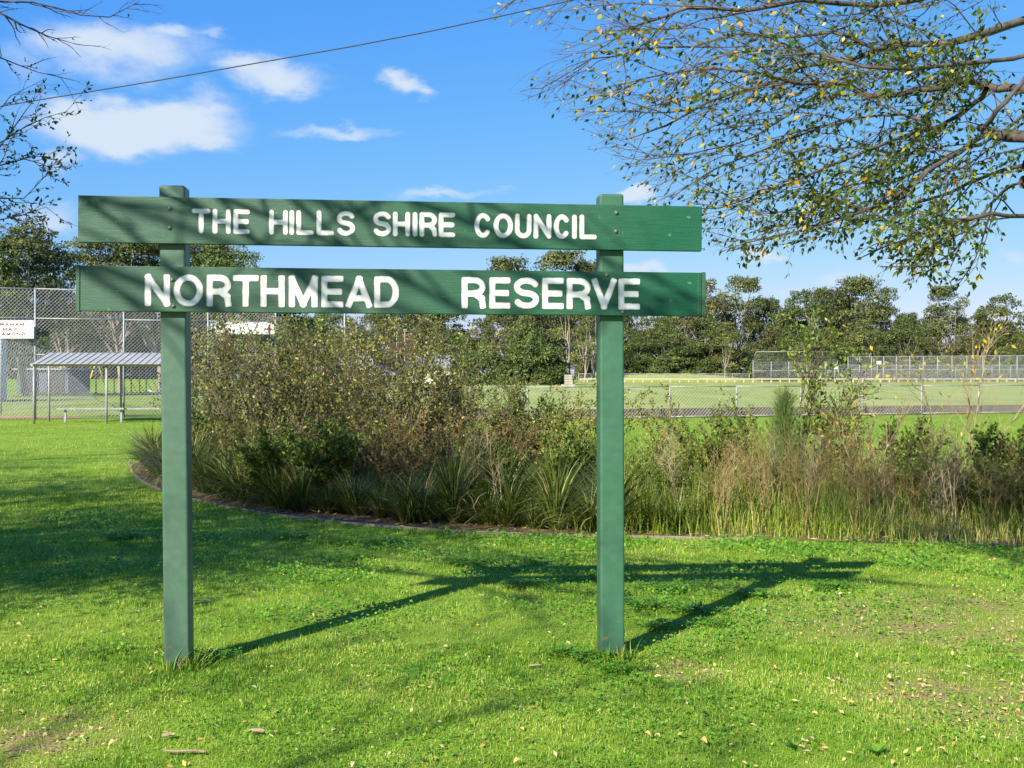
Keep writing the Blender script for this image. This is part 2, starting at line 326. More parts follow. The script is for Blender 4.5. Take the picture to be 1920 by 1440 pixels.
def in_bed(x, y, poly=BEDA):
    x = np.asarray(x); y = np.asarray(y); c = np.zeros(x.shape, bool); j = len(poly)-1
    for i in range(len(poly)):
        xi, yi = poly[i]; xj, yj = poly[j]
        k = ((yi > y) != (yj > y)) & (x < (xj-xi)*(y-yi)/(yj-yi+1e-12)+xi); c ^= k; j = i
    return c
# raised playing field beyond the low fence
FD = np.array([.951, .309]); F0 = np.array([2.87, 36.5])
def fpt(i, off=0.0): return F0+FD*2.5*i+np.array([-FD[1], FD[0]])*off
a0, a1 = fpt(-3.4, .45), fpt(16, .45)
FIELD_Z = .30
sheet('playing_field', [a0, a1, (75,165), (-3,165), (-7.5,60)], FIELD_Z, M['field'])
sheet('diamond_field', [(-40,38.6),(-8.6,38.6),(-8.6,95),(-40,95)], .004, M['diamond'])
sheet('clay_strip', [G(-60,786)[:2], G(150,784)[:2], G(150,780.5)[:2], G(-60,781)[:2]], .008, M['clay'])
sheet('clay_infield', [G(255,728)[:2], G(330,738)[:2], G(380,733)[:2], G(300,727)[:2]], .009, M['clay'])
sheet('foul_line', [G(268,728.4)[:2], G(272,728.4)[:2], G(326,749)[:2], G(318,749)[:2]], .013, M['line'])
# banks at the far side
def bank(name, x0, x1, y0, y1, h, mat, seed, zb=.29):
    g = random.Random(seed); nx, ny = 24, 6; V = []; F = []
    for j in range(ny+1):
        for i in range(nx+1):
            s = i/nx; t = j/ny; hh = h*math.sin(math.pi*min(1, max(0, s)))**.5*math.sin(math.pi*t)
            V.append((x0+(x1-x0)*s, y0+(y1-y0)*t, hh+zb+g.uniform(-.03,.03)*(1 if 0 < j < ny else 0)))
    for j in range(ny):
        for i in range(nx): k = j*(nx+1)+i; F.append((k, k+1, k+nx+2, k+nx+1))
    o = place(name, mesh_py(name, V, F, mat, True)); o['kind'] = 'structure'
bank('grass_bank', 9, 36, 156, 176, 1.15, M['field'], 1)
sheet('dirt_track', [(5,149),(80,152),(80,156),(5,153)], FIELD_Z+.006, M['path'])
bank('playground_bank', -75, -12, 100, 130, .95, M['ground'], 2, -.01)

# low concrete wall that holds the field, built of separate lengths
wall = tag(empty('retaining_wall', (*fpt(0, .3), 0)), 'long low stained concrete wall along the foot of the short wire fence', 'wall')
ang = math.atan2(FD[1], FD[0])
for i in range(-4, 14):
    c = fpt(i+.5, .42); o = box('wall_block', (c[0]-wall.location.x, c[1]-wall.location.y, .155+.004*(i % 3)), (2.485, .16, .33), M['concrete'], wall, ang, .012, seg=1)

# ------------------------------------------------------------------ lettering: outlines from stroke distance fields
def arc(cx, cy, rx, ry, a0, a1, n=14): return [(cx+rx*math.cos(R(a0+(a1-a0)*i/n)), cy+ry*math.sin(R(a0+(a1-a0)*i/n))) for i in range(n+1)]
def strokes(ch, w, h):
    x0, x1, y0, y1 = h, w-h, h, 1-h; xm = w/2; ym = .5
    S = {
     'I': [[(xm,y0),(xm,y1)]], 'T': [[(x0,y1),(x1,y1)],[(xm,y0),(xm,y1)]],
     'H': [[(x0,y0),(x0,y1)],[(x1,y0),(x1,y1)],[(x0,ym),(x1,ym)]],
     'E': [[(x0,y0),(x0,y1)],[(x0,y1),(x1,y1)],[(x0,y0),(x1,y0)],[(x0,ym),(x1-.06*w,ym)]],
     'L': [[(x0,y1),(x0,y0)],[(x0,y0),(x1,y0)]],
     'N': [[(x0,y0),(x0,y1)],[(x0,y1),(x1,y0)],[(x1,y0),(x1,y1)]],
     'M': [[(x0,y0),(x0,y1)],[(x0,y1),(xm,y0)],[(xm,y0),(x1,y1)],[(x1,y0),(x1,y1)]],
     'A': [[(x0,y0),(xm,y1)],[(x1,y0),(xm,y1)],[(x0+.17*w,.30),(x1-.17*w,.30)]],
     'V': [[(x0,y1),(xm,y0)],[(x1,y1),(xm,y0)]],
     'Y': [[(x0,y1),(xm,ym)],[(x1,y1),(xm,ym)],[(xm,ym),(xm,y0)]],
     'G': [arc(xm,ym,xm-x0,ym-y0,42,360),[(x1,ym-.02),(xm+.05,ym-.02)]],
     'O': [arc(xm,ym,xm-x0,ym-y0,0,360,28)], 'C': [arc(xm,ym,xm-x0,ym-y0,42,318,22)],
     'U': [[(x0,y1),(x0,y0+xm-x0)],arc(xm,y0+xm-x0,xm-x0,xm-x0,180,360),[(x1,y0+xm-x0),(x1,y1)]],
     'D': [[(x0,y0),(x0,y1)],[(x0,y1),(xm,y1)],[(x0,y0),(xm,y0)],arc(xm,ym,x1-xm,ym-y0,-90,90,18)],
     'R': [[(x0,y0),(x0,y1)],[(x0,y1),(xm,y1)],[(x0,.47),(xm,.47)],arc(xm,(y1+.47)/2,x1-xm-.01,(y1-.47)/2,-90,90,14),[(xm+.04,.47),(x1-.05*w,.32)],[(x1-.05*w,.32),(x1,y0)]],
     'S': [arc(xm,y1-(y1-ym)/2,xm-x0,(y1-ym)/2,25,270,16)+arc(xm,y0+(ym-y0)/2,xm-x0,(ym-y0)/2,90,-155,16)],
     '4': [[(x1-.22*w,y0),(x1-.22*w,y1)],[(x1-.22*w,y1),(x0,.36)],[(x0,.36),(x1,.36)]],
    }
    return S[ch]
def sdf(ch, w, h, X, Y, square):
    D = np.full(X.shape, 9.)
    for pl in strokes(ch, w, h):
        straight = len(pl) == 2
        for (ax, ay), (bx, by) in zip(pl[:-1], pl[1:]):
            dx, dy = bx-ax, by-ay; l = math.hypot(dx, dy)
            if l < 1e-6: continue
            ux, uy = dx/l, dy/l
            px = X-(ax+bx)/2; py = Y-(ay+by)/2; s = px*ux+py*uy; t = -px*uy+py*ux
            if straight and square:
                r = h*.42; qx = np.abs(s)-(l/2+h-r); qy = np.abs(t)-(h-r)
                d = np.hypot(np.maximum(qx, 0), np.maximum(qy, 0))+np.minimum(np.maximum(qx, qy), 0)-r
            else:
                qx = np.maximum(np.abs(s)-l/2, 0); d = np.hypot(qx, t)-h
            D = np.minimum(D, d)
    return D
def letter_mesh(ch, wpx, hpx, stroke, depth, mat, square, res=30):
    """flat letter of width w and height h (metres) with real edges, front at local y = -depth"""
    w = wpx/hpx; c = 1/res; nx = int(w/c)+4; ny = res+4
    gx = (np.arange(nx+1)-2)*c+ (w-(nx-4)*c)/2; gy = (np.arange(ny+1)-2)*c
    X, Y = np.meshgrid(gx, gy); D = sdf(ch, w, stroke/2, X, Y, square); D[np.abs(D) < 1e-5] = 1e-5
    bm = bmesh.new(); cache = {}; gl_ = bm.verts.layers.float.new('grime')
    def vert(k, x, y):
        if k not in cache: cache[k] = bm.verts.new((x*hpx, -depth, y*hpx))
        return cache[k]
    for j in range(ny):
        for i in range(nx):
            cs = [(i,j),(i+1,j),(i+1,j+1),(i,j+1)]; ds = [D[b,a] for a, b in cs]
            if min(ds) > 0: continue
            poly = []
            for q in range(4):
                a, b = cs[q], cs[(q+1) % 4]; da, db = ds[q], ds[(q+1) % 4]
                if da < 0: poly.append(vert(a, gx[a[0]], gy[a[1]]))
                if (da < 0) != (db < 0):
                    f = da/(da-db); k = ('e',)+tuple(sorted((a, b)))
                    poly.append(vert(k, gx[a[0]]+(gx[b[0]]-gx[a[0]])*f, gy[a[1]]+(gy[b[1]]-gy[a[1]])*f))
            if len(poly) > 2:
                try: bm.faces.new(poly)
                except ValueError: pass
    for k, v_ in cache.items(): v_[gl_] = 1.0 if k[0] == 'e' else max(0., 1+D[k[1], k[0]]/.045)
    be = [e for e in bm.edges if len(e.link_faces) == 1]
    r = bmesh.ops.extrude_edge_only(bm, edges=be)
    for v in [g for g in r['geom'] if isinstance(g, bmesh.types.BMVert)]: v.co.y = .001
    me = bpy.data.meshes.new('letter'); bm.to_mesh(me); bm.free(); me.materials.append(mat); return me

# ------------------------------------------------------------------ the park sign
TS = .085                                   # the sign stands a little turned
SA = math.atan(TS)
SX, SY = -1.71, 5.66                        # front face of the left post
def on_sign(u, v, off=0.0):
    """point of the board plane (off metres towards the viewer) seen at a picture point, as (s, z)"""
    k = (u-CX)/F_PX; y0 = SY-off/math.cos(SA)
    Y = (y0-TS*SX)/(1-TS*k); X = k*Y
    return (X-SX)/math.cos(SA), EYE-(v-HOR)/F_PX*Y
sign = tag(empty('park_sign', (SX, SY, 0), SA), 'green two-board park sign on two posts, white lettering', 'sign')
PW = .128
def post(ub, vb, ut, vt, mat):
    s0, z0 = on_sign(ub, vb); s1, z1 = on_sign(ut, vt)
    H = z1+.25; o = box('post', ((s0+s1)/2, PW/2, z1-H/2), (PW, PW, H), M[mat], sign, bevel=.012, seg=3, rot=(0, math.atan2(s1-s0, z1-z0), 0))
    for v in o.data.vertices: v.co.z += H/2-.25          # object origin at ground level so that wear follows the foot
    o.location.z = 0; o.location.x = s0
    return o
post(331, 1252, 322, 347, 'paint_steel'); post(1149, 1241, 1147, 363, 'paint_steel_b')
TH = .036
def board(tl, bl, tr, br, letters, text_top, text_bot, stroke, square, name):
    c = [on_sign(*p, off=TH) for p in (tl, bl, tr, br)]
    L_ = np.array([(c[0][0]+c[1][0])/2, (c[0][1]+c[1][1])/2]); R_ = np.array([(c[2][0]+c[3][0])/2, (c[2][1]+c[3][1])/2])
    hh = ((c[0][1]-c[1][1])+(c[2][1]-c[3][1]))/2; ln = np.hypot(*(R_-L_)); a = math.atan2(R_[1]-L_[1], R_[0]-L_[0]); C = (L_+R_)/2
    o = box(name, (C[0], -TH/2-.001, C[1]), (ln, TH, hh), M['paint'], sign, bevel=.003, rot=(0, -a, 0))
    def loc(u, v):
        s, z = on_sign(u, v, TH+.002); d = np.array([s, z])-C
        return d[0]*math.cos(a)+d[1]*math.sin(a), -d[0]*math.sin(a)+d[1]*math.cos(a)
    for ch, u0, u1 in letters:
        f = ((u0+u1)/2-letters[0][1])/(letters[-1][2]-letters[0][1])
        vt = text_top[0]+(text_top[1]-text_top[0])*f; vb = text_bot[0]+(text_bot[1]-text_bot[0])*f
        x0, z0 = loc(u0, vb); x1, z1 = loc(u1, vt)
        me = letter_mesh(ch, x1-x0, z1-z0, stroke, .0022, M['letter'], square)
        place('letter', me, o, (x0, -TH/2, z0))
    return o, loc, hh, ln
def seq(s): return [(t.split(':')[0], *map(float, t.split(':')[1].split('-'))) for t in s.split()]
top = seq('T:358-394 H:397-432 E:436-468 H:503-539 I:541-551 L:554-588 L:592-626 S:630-665 S:698-733 H:735-768 I:772-782 R:785-819 E:821-853 C:888-921 O:924-961 U:964-996 N:999-1033 C:1037-1068 I:1071-1081 L:1085-1118')
low = seq('N:270-318 O:324-380 R:386-433 T:435-484 H:487-533 M:540-595 E:601-643 A:647-697 D:700-747 R:864-910 E:916-956 S:962-1010 E:1015-1056 R:1061-1107 V:1108-1155 E:1158-1199')
upper, locu, hu, lu = board((145,365),(145,455),(1315,388),(1315,470), top, (391,403), (437.5,449), .203, False, 'upper_board')
lower, locl, hl, ll = board((149,498),(149,583),(1315,511),(1315,593), low, (514,522.5), (574,580.5), .200, True, 'lower_board')
upper['label'] = 'upper green board with the council lettering'; lower['label'] = 'lower green board with larger lettering and end strips'
def bolt(b, loc, u, v, r):
    x, z = loc(u, v)
    n = 12; V = []; F = []
    for k, (rr, y) in enumerate(((r*1.55, 0), (r*1.5, -.002), (r, -.0025), (r*.9, -.007), (r*.45, -.009))):
        for i in range(n): V.append((rr*math.cos(2*math.pi*i/n), y, rr*math.sin(2*math.pi*i/n)))
    for k in range(4):
        for i in range(n): F.append((k*n+i, k*n+(i+1) % n, (k+1)*n+(i+1) % n, (k+1)*n+i))
    F.append(tuple(4*n+i for i in range(n)))
    place('bolt', mesh_py('bolt', V, F, M['bolt'], True), b, (x, -TH/2+.0005, z))
for u, v in ((317,391),(317,427),(1155,399),(1154,434)): bolt(upper, locu, u, v, .0085)
for u, v in ((322,524.5),(324,574),(1137,516),(1167,585)): bolt(lower, locl, u, v, .0085)
for sx in (-1, 1): box('end_strip', (sx*(ll/2+.010), -.001, 0), (.018, TH+.006, hl+.006), M['paint'], lower, bevel=.002)
box('end_strip', (ll/2-.002-.016, -TH/2-.0012, 0), (.010, .003, hl-.008), M['paint'], lower, bevel=.001)

# ------------------------------------------------------------------ chain-link fences
def mesh_panel(name, p0, p1, z0, z1, pitch, th, parent, mat, ztop=None, origin=(0,0,0)):
    """woven diagonals of one wire panel between two ground points"""
    p0 = np.array(p0, float); p1 = np.array(p1, float); Ln = np.hypot(*(p1-p0)); d = (p1-p0)/Ln; H = z1-z0; paths = []
    for sgn in (1, -1):
        n0 = int(-(H)/pitch)-1; n1 = int((Ln+H)/pitch)+1
        for k in range(n0, n1):
            # s = k*pitch + sgn * h
            s0 = k*pitch; pts = []
            h0, h1 = 0., H
            if sgn > 0: h0 = max(0, -s0); h1 = min(H, Ln-s0)
            else: h0 = max(0, s0-Ln); h1 = min(H, s0)
            if h1-h0 < .02: continue
            if ztop is not None:
                sm = s0+sgn*h1
                while h1 > h0 and z0+h1 > ztop((s0+sgn*h1)/Ln): h1 -= .05
                if h1-h0 < .05: continue
            for h in (h0, h1):
                s = s0+sgn*h; q = p0+d*s; pts.append((q[0]-origin[0], q[1]-origin[1]+(.004 if sgn > 0 else -.004), z0+h))
            paths.append((np.array(pts), np.array([th, th])))
    V, F = tube_vf(paths, 3); o = place(name, mesh_np(name, V, F, mat), parent); o['kind'] = 'stuff'; return o
def fence(name, pts, h, rails, pitch, th, pr, label, group=None, rail_r=None, cat='fence', mat='galv', zb=0.0):
    o = tag(empty(name, (pts[0][0], pts[0][1], zb)), label, cat, group); o0 = (pts[0][0], pts[0][1])
    for p in pts: tube('post', [(p[0]-o0[0], p[1]-o0[1], -.1), (p[0]-o0[0], p[1]-o0[1], h+.03)], pr, M[mat], o, 6)
    for a, b in zip(pts[:-1], pts[1:]):
        for z in rails: tube('rail', [(a[0]-o0[0], a[1]-o0[1], z), (b[0]-o0[0], b[1]-o0[1], z)], rail_r or pr*.8, M[mat], o, 6)
        mesh_panel('wire_mesh', a, b, .04, h, pitch, th, o, M['wire'], origin=o0)
    return o
def at(u, Z): return ((u-CX)/F_PX*Z, Z)
bs = fence('backstop_fence', [at(-110,35.2), at(66,36.0), at(232,37.0), at(390,38.0), at(517,38.8)], 4.22, (4.22, 3.27, 2.1), .118, .0058, .03,
           'tall galvanised chain-link backstop behind the metal roofed shelter', rail_r=.022)
# raked wing of the backstop that runs away towards the diamond
w0, w1 = np.array(at(2, 41)), np.array(at(182, 62))
wing = tag(empty('backstop_wing', (*w0, 0)), 'raked wire wing fence with sloping top behind the shelter', 'fence')
mesh_panel('wire_mesh', w0, w1, .05, 3.4, .40, .006, wing, M['wire'], ztop=lambda f: 3.4*(1-f)**.8+.02, origin=w0)
tube('rail', [(0,0,3.4), tuple((w1-w0)*.5)+(1.95,), tuple(w1-w0)+(.05,)], .025, M['galv'], wing, 6)
tube('post', [(0,0,0), (0,0,3.45)], .03, M['galv'], wing, 6)
lf = fence('low_wire_fence', [fpt(i) for i in range(-3, 13)], 1.06, (1.06, .06), .125, .0052, .030,
           'waist high galvanised chain-link fence in front of the playing field', rail_r=.02)

# ------------------------------------------------------------------ flat signs hung on the backstop
def sign_panel(name, u0, u1, v0, v1, Z, rows, label, tstroke=.2):
    a, b = P(u0, v1, Z), P(u1, v0, Z); W = b[0]-a[0]; H = b[2]-a[2]
    o = tag(empty(name, (a[0], Z, a[2]), math.atan2(1, 5.5) if False else 0), label, 'sign')
    box('panel', (W/2, 0, H/2), (W, .012, H), M['sign_white'], o, bevel=.002, seg=1)
    fr = .02
    for c, s in (((W/2, -.008, fr/2), (W-2*fr-.004, .006, fr)), ((W/2, -.008, H-fr/2), (W-2*fr-.004, .006, fr)), ((fr/2, -.008, H/2), (fr, .007, H)), ((W-fr/2, -.008, H/2), (fr, .007, H))):
        box('frame', c, s, M['galv'], o)
    for txt, uc, vt, vb, pitch, lw in rows:
        n = len(txt); sc = Z/F_PX
        for i, ch in enumerate(txt):
            uu = uc+(i-(n-1)/2)*pitch; w_ = lw*(.35 if ch == 'I' else 1)
            me = letter_mesh(ch, w_*sc, (vb-vt)*sc, tstroke, .004, M['red'], True, 14)
            q = P(uu-w_/2, vb, Z); place('letter', me, o, (q[0]-a[0], -.0065, q[2]-a[2]))
    return o
sign_panel('field_name_sign', -28, 64, 600, 635, 35.7, [('GRAHAM', 18, 605.5, 611, 9.4, 7.6), ('HAY', 19, 614.5, 620.5, 9.4, 7.6), ('DIAMOND', 16, 623, 629, 9.4, 7.4)],
           'white name board with three rows of dark red capitals on the backstop', .26)
sign_panel('number_sign', 394, 517, 604, 627, 38.2, [('4', 505, 608, 623, 9, 9)], 'long white board with a dark red numeral half hidden by shrubs', .24)

# ------------------------------------------------------------------ players' shelter and its bench
sh0 = np.array(at(60, 33.2))
shelter = tag(empty('players_shelter', (*sh0, 0)), 'open shelter with ribbed pale metal roof in front of the backstop', 'shelter')
SLEN = 4.55; sdir = np.array([.995, .10]); sang = math.atan2(sdir[1], sdir[0]); sn = np.array([-sdir[1], sdir[0]])
def sp(s, t, z): q = sdir*s+sn*t; return (q[0], q[1], z)
for s in (.04, 2.13, 4.4): tube('post', [sp(s, .05, -.1), sp(s, .05, 1.74)], .036, M['galv'], shelter, 8)
for s in (.04, 2.2, 4.4): tube('post', [sp(s, 1.5, -.1), sp(s, 1.5, 2.08)], .034, M['galv'], shelter, 8)
for t, z in ((.05, 1.745), (1.5, 2.06)): tube('beam', [sp(-.05, t, z), sp(SLEN, t, z)], .035, M['timber'], shelter, 6)
NP = 22
for i in range(NP):
    w = SLEN/NP; s0 = i*w-.03; prof = [(0,0),(.010,.022),(.026,.022),(.036,.0),(w*.98,0)]
    V = []; F = []
    for j, (t, z) in enumerate(((-.12, 1.77), (1.68, 2.13))):
        for x, dz in prof: V.append(sp(s0+x, t, z+dz+.012))
        for x, dz in prof: V.append(sp(s0+x, t, z+dz))
    n = len(prof)
    for k in range(n-1): F += [(k, k+1, 2*n+k+1, 2*n+k), (n+k+1, n+k, 3*n+k, 3*n+k+1), (k+1, k, n+k, n+k+1), (2*n+k, 2*n+k+1, 3*n+k+1, 3*n+k)]
    F += [(0, 2*n, 3*n, n), (n-1, 2*n-1, 4*n-1, 3*n-1)]
    place('roof_panel', mesh_py('roof_panel', V, F, M['roof']), shelter)
bench = tag(empty('bench', (sh0[0]+.35, sh0[1]+.55, 0)), 'long low plank bench under the shelter roof', 'bench')
box('seat', tuple(np.array(sp(1.95, .2, .42))), (3.75, .26, .05), M['galv'], bench, sang, .006, seg=1)
for s in (.35, 2.0, 3.7): box('leg', sp(s, .2, .195), (.06, .06, .40), M['galv'] if s < 3 else M['black'], bench, sang, .004, seg=1)

# ------------------------------------------------------------------ things around the diamond
pole = None
def light_pole(u, Z, vtop, r, label):
    p = P(u, vtop, Z); o = tag(empty('light_pole', (p[0], Z, 0)), label, 'pole', 'slender poles beyond the shrubs')
    tube('shaft', [(0,0,-.1),(0,0,p[2]*.5),(0,0,p[2])], np.array([r, r*.85, r*.6]), M['galv'], o, 8)
    box('lamp_head', (0, 0, p[2]+.06), (.5, .2, .12), M['galv'], o, bevel=.02, seg=1)
    tube('arm', [(-.5,0,p[2]-.1),(.5,0,p[2]-.1)], .03, M['galv'], o, 6)
light_pole(646, 70, 545, .075, 'tall pale pole rising behind the big shrub'); light_pole(668, 84, 552, .075, 'second pale pole beside the tallest one')
light_pole(744, 120, 612, .07, 'small distant pole in front of the autumn tree'); light_pole(759, 124, 620, .07, 'small distant pole in front of the autumn tree'); light_pole(1015, 150, 628, .09, 'small distant pole among the dense dark bushes')
# pale building at the far left, dark shed and low black screen
b0 = P(-84, 700, 58); bl = tag(empty('pale_building', (b0[0], 58, 0)), 'pale grey building corner seen through the backstop wire', 'building')
box('wall', (0, .7, 1.75), (4.1, 1.4, 3.5), M['grey_wall'], bl, bevel=.03, seg=1); box('roof', (0, .7, 3.6), (4.4, 1.8, .18), M['tiles'], bl, bevel=.02, seg=1)
box('door', (1.2, -.02, 1.0), (.9, .05, 2.0), M['shed'], bl, bevel=.01, seg=1)
s0 = P(80, 700, 78); sh = tag(empty('storage_shed', (s0[0], 78, 0)), 'low dark blue grey shed behind the raked wire wing', 'shed')
box('wall', (0, 2, .95), (3.6, 4, 1.7), M['shed'], sh, bevel=.02, seg=1); box('roof', (0, 2, 1.79), (4.0, 4.5, .14), M['tiles'], sh, bevel=.02, seg=1)
for x in (-.9, .9): box('door', (x, -.03, .80), (1.2, .05, 1.4), M['black'], sh, bevel=.01, seg=1)
d0 = G(185, 727); sc_ = tag(empty('low_screen', (d0[0], d0[1]-8, 0)), 'low black screen standing on the diamond turf', 'screen')
dd = d0[1]-8
box('panel', (0, 0, .28), (2.4, .06, .42), M['black'], sc_, bevel=.01, seg=1)
for x in (-1.0, 1.0): box('leg', (x, .06, .15), (.06, .04, .36), M['black'], sc_)
for i, u in enumerate((180, 214, 232, 246, 262, 274)):
    Z = 84+i; p = P(u, 700, Z); o = tag(empty('netting_post', (p[0], Z, 0)), 'thin dark post of the netting beyond the diamond', 'post', 'dark posts beyond the diamond')
    tube('shaft', [(0,0,-.1),(.0,0,2.2)], .045, M['black'], o, 6); box('base', (0,0,.03), (.2,.2,.06), M['black'], o, bevel=.01, seg=1)
    for k in (1,): tube('brace', [(0,0,1.9),(.9,0.3,.05)], .02, M['black'], o, 6)
g0 = P(150, 700, 108); sw = tag(empty('swing_set', (g0[0], 108, .55)), 'yellow framed playground swing behind the diamond', 'swing')
for x in (-1.6, 1.6):
    for s in (-1, 1): tube('leg', [(x+.5*s, s*.7, 0), (x, 0, 2.2)], .07, M['yellow_paint'], sw, 6)
tube('top_bar', [(-1.7,0,2.2),(1.7,0,2.2)], .06, M['yellow_paint'], sw, 6)
for x in (-.7, .7):
    for s in (-.2, .2): tube('chain', [(x+s,0,2.2),(x+s,0,.6)], .015, M['black'], sw, 4)
    box('seat', (x,0,.58), (.46,.2,.04), M['black'], sw)
def house(name, u, Z, w, h, d, wallm, label):
    p = P(u, 700, Z); o = tag(empty(name, (p[0], Z, .2)), label, 'house')
    box('wall', (0, d/2, h/2), (w, d, h), M[wallm], o)
    e = .5; V = [(-w/2-e,-e,h+.01),(w/2+e,-e,h+.01),(w/2+e,d+e,h+.01),(-w/2-e,d+e,h+.01),(-w/2+1.2,d/2,h+1.7),(w/2-1.2,d/2,h+1.7)]
    place('roof', mesh_py('roof', V, [(0,1,5,4),(1,2,5),(2,3,4,5),(3,0,4),(3,2,1,0)], M['tiles']), o)
    for k in range(3):
        wn = box('window', (-w/3+k*w/3, -.04, h*.55), (1.3, .10, 1.1), M['sign_white'], o); box('pane', (0,-.03,0), (1.12,.06,.92), M['shed'], wn)
    return o
house('brick_house', 665, 128, 5, 1.7, 6, 'brick', 'orange brick house glimpsed through the big shrub')
house('cream_house', 825, 140, 8, 1.9, 6, 'cream', 'cream house with grey roof beside the dark bushes')
house('white_house', 188, 150, 3.6, 6.2, 5, 'cream', 'white walled house half hidden by trees behind the backstop')
# pale stone pier by the field gate
q = P(1066, 725, 100); pr_ = tag(empty('stone_pier', (q[0], 100, FIELD_Z)), 'squat pale stone pier at the edge of the field', 'pier')
for k in range(5): box('stone', (rnd.uniform(-.03,.03), 0, .11+k*.215), (.80-.03*k+(.5 if k == 0 else 0), .7, .205), M['pale_stone'], pr_, rnd.uniform(-.05,.05), .04)

# ------------------------------------------------------------------ far side of the field: post and rail, backstop, tall fence
N_PR = 56
pr0 = np.array([5.0, 147.0]); prd = np.array([1.22, .05])
rf = tag(empty('post_and_rail_fence', (*pr0, FIELD_Z)), 'low pale timber post and rail fence along the far side of the field', 'fence')
pm = None
for i in range(N_PR):
    c = prd*i
    if pm is None: o = box('post', (c[0], c[1], .24), (.16, .14, .60), M['timber'], rf); pm = o.data
    else: place('post', pm, rf, (c[0], c[1], .24))
for i in range(0, N_PR-1, 4):
    c = prd*(i+2)
    if c[0] > prd[0]*(N_PR-1): break
    box('rail', (c[0], c[1]-.10, .45), (prd[0]*4-.02, .06, .15), M['timber'], rf, math.atan2(prd[1], prd[0]))
fz = FIELD_Z
def farfence(name, us, Z0, Z1, h, rails, label, pitch=.22, th=.008, pr=.055):
    n = len(us); pts = [at(u, Z0+(Z1-Z0)*i/max(1, n-1)) for i, u in enumerate(us)]
    return fence(name, pts, h, rails, pitch, th, pr, label, rail_r=.035, zb=fz)
farfence('distant_low_fence', [1085+32*i for i in range(11)], 158, 158, 1.15, (1.15,), 'distant low wire fence below the grass bank', pr=.04)
bsf = farfence('distant_backstop', [1412, 1446, 1479, 1513, 1547, 1570], 152, 152, 3.0, (3.0, 1.55), 'distant hooded wire backstop beyond the field')
o0 = at(1412, 152)
hood = [at(u, 151.4) for u in (1418, 1560)]
for a, b in zip((1412, 1446, 1479, 1513, 1547, 1570), (1418, 1449, 1481, 1512, 1541, 1556)):
    A = at(a, 152); B = at(b, 150.4); tube('hood_strut', [(A[0]-o0[0], 0, 3.0), (B[0]-o0[0], -1.6, 4.1)], .04, M['galv'], bsf, 6)
A, B = at(1418, 150.4), at(1556, 150.4); tube('hood_rail', [(A[0]-o0[0], -1.6, 4.1), (B[0]-o0[0], -1.6, 4.1)], .045, M['galv'], bsf, 6)
pths = []
for k in range(60):
    xa = k*.19; pths.append((np.array([(min(xa+.03, 11.3), 0, 3.0), (min(xa+.5*1, 10.6)+.25, -1.6, 4.1)]), np.array([.008]*2)))
    pths.append((np.array([(min(xa+.5, 11.3), 0, 3.0), (max(.45, min(xa, 10.4)), -1.6, 4.1)]), np.array([.008]*2)))
V, F = tube_vf(pths, 3); hm = place('hood_mesh', mesh_np('hood_mesh', V, F, M['wire']), bsf); hm['kind'] = 'stuff'
farfence('distant_tall_fence', [1590,1612,1634,1657,1681,1706,1731,1758,1785,1813,1843,1874,1907,1942], 152, 141, 3.45, (3.45, 1.7), 'distant tall wire fence with many posts beyond the field')
farfence('distant_side_fence', [1572, 1590, 1623, 1656, 1690, 1724, 1758, 1792, 1826, 1860, 1895, 1930], 163, 163, 2.4, (2.4,), 'distant wire fence standing behind the tall one', pr=.04)
def far_notice(u, v0, v1, Z, w, label):
    a = P(u, v1, Z); b = P(u, v0, Z); h = b[2]-a[2]; o = tag(empty('notice_board', (a[0], Z, fz)), label, 'sign')
    box('panel', (0, 0, a[2]+h/2-fz), (w, .05, h), M['sign_white'], o); tube('post', [(-w*.35, .06, 0), (-w*.35, .06, b[2]-fz)], .05, M['galv'], o, 6)
far_notice(1648, 677, 683, 149, .62, 'small white notice on a pole at the tall distant fence')
far_notice(1567, 687, 692, 151, .40, 'tiny white notice at the end of the distant backstop')

# ------------------------------------------------------------------ overhead cable
cp = [P(u, v, 20) for u, v in ((-400,262),(-150,224),(75,187),(290,152),(500,115),(660,87),(800,60),(940,30),(1075,0),(1300,-54),(1600,-135))]
tag(tube('overhead_cable', cp, .011, M['cable'], None, 6), 'thin dark overhead cable crossing the blue sky', 'cable')

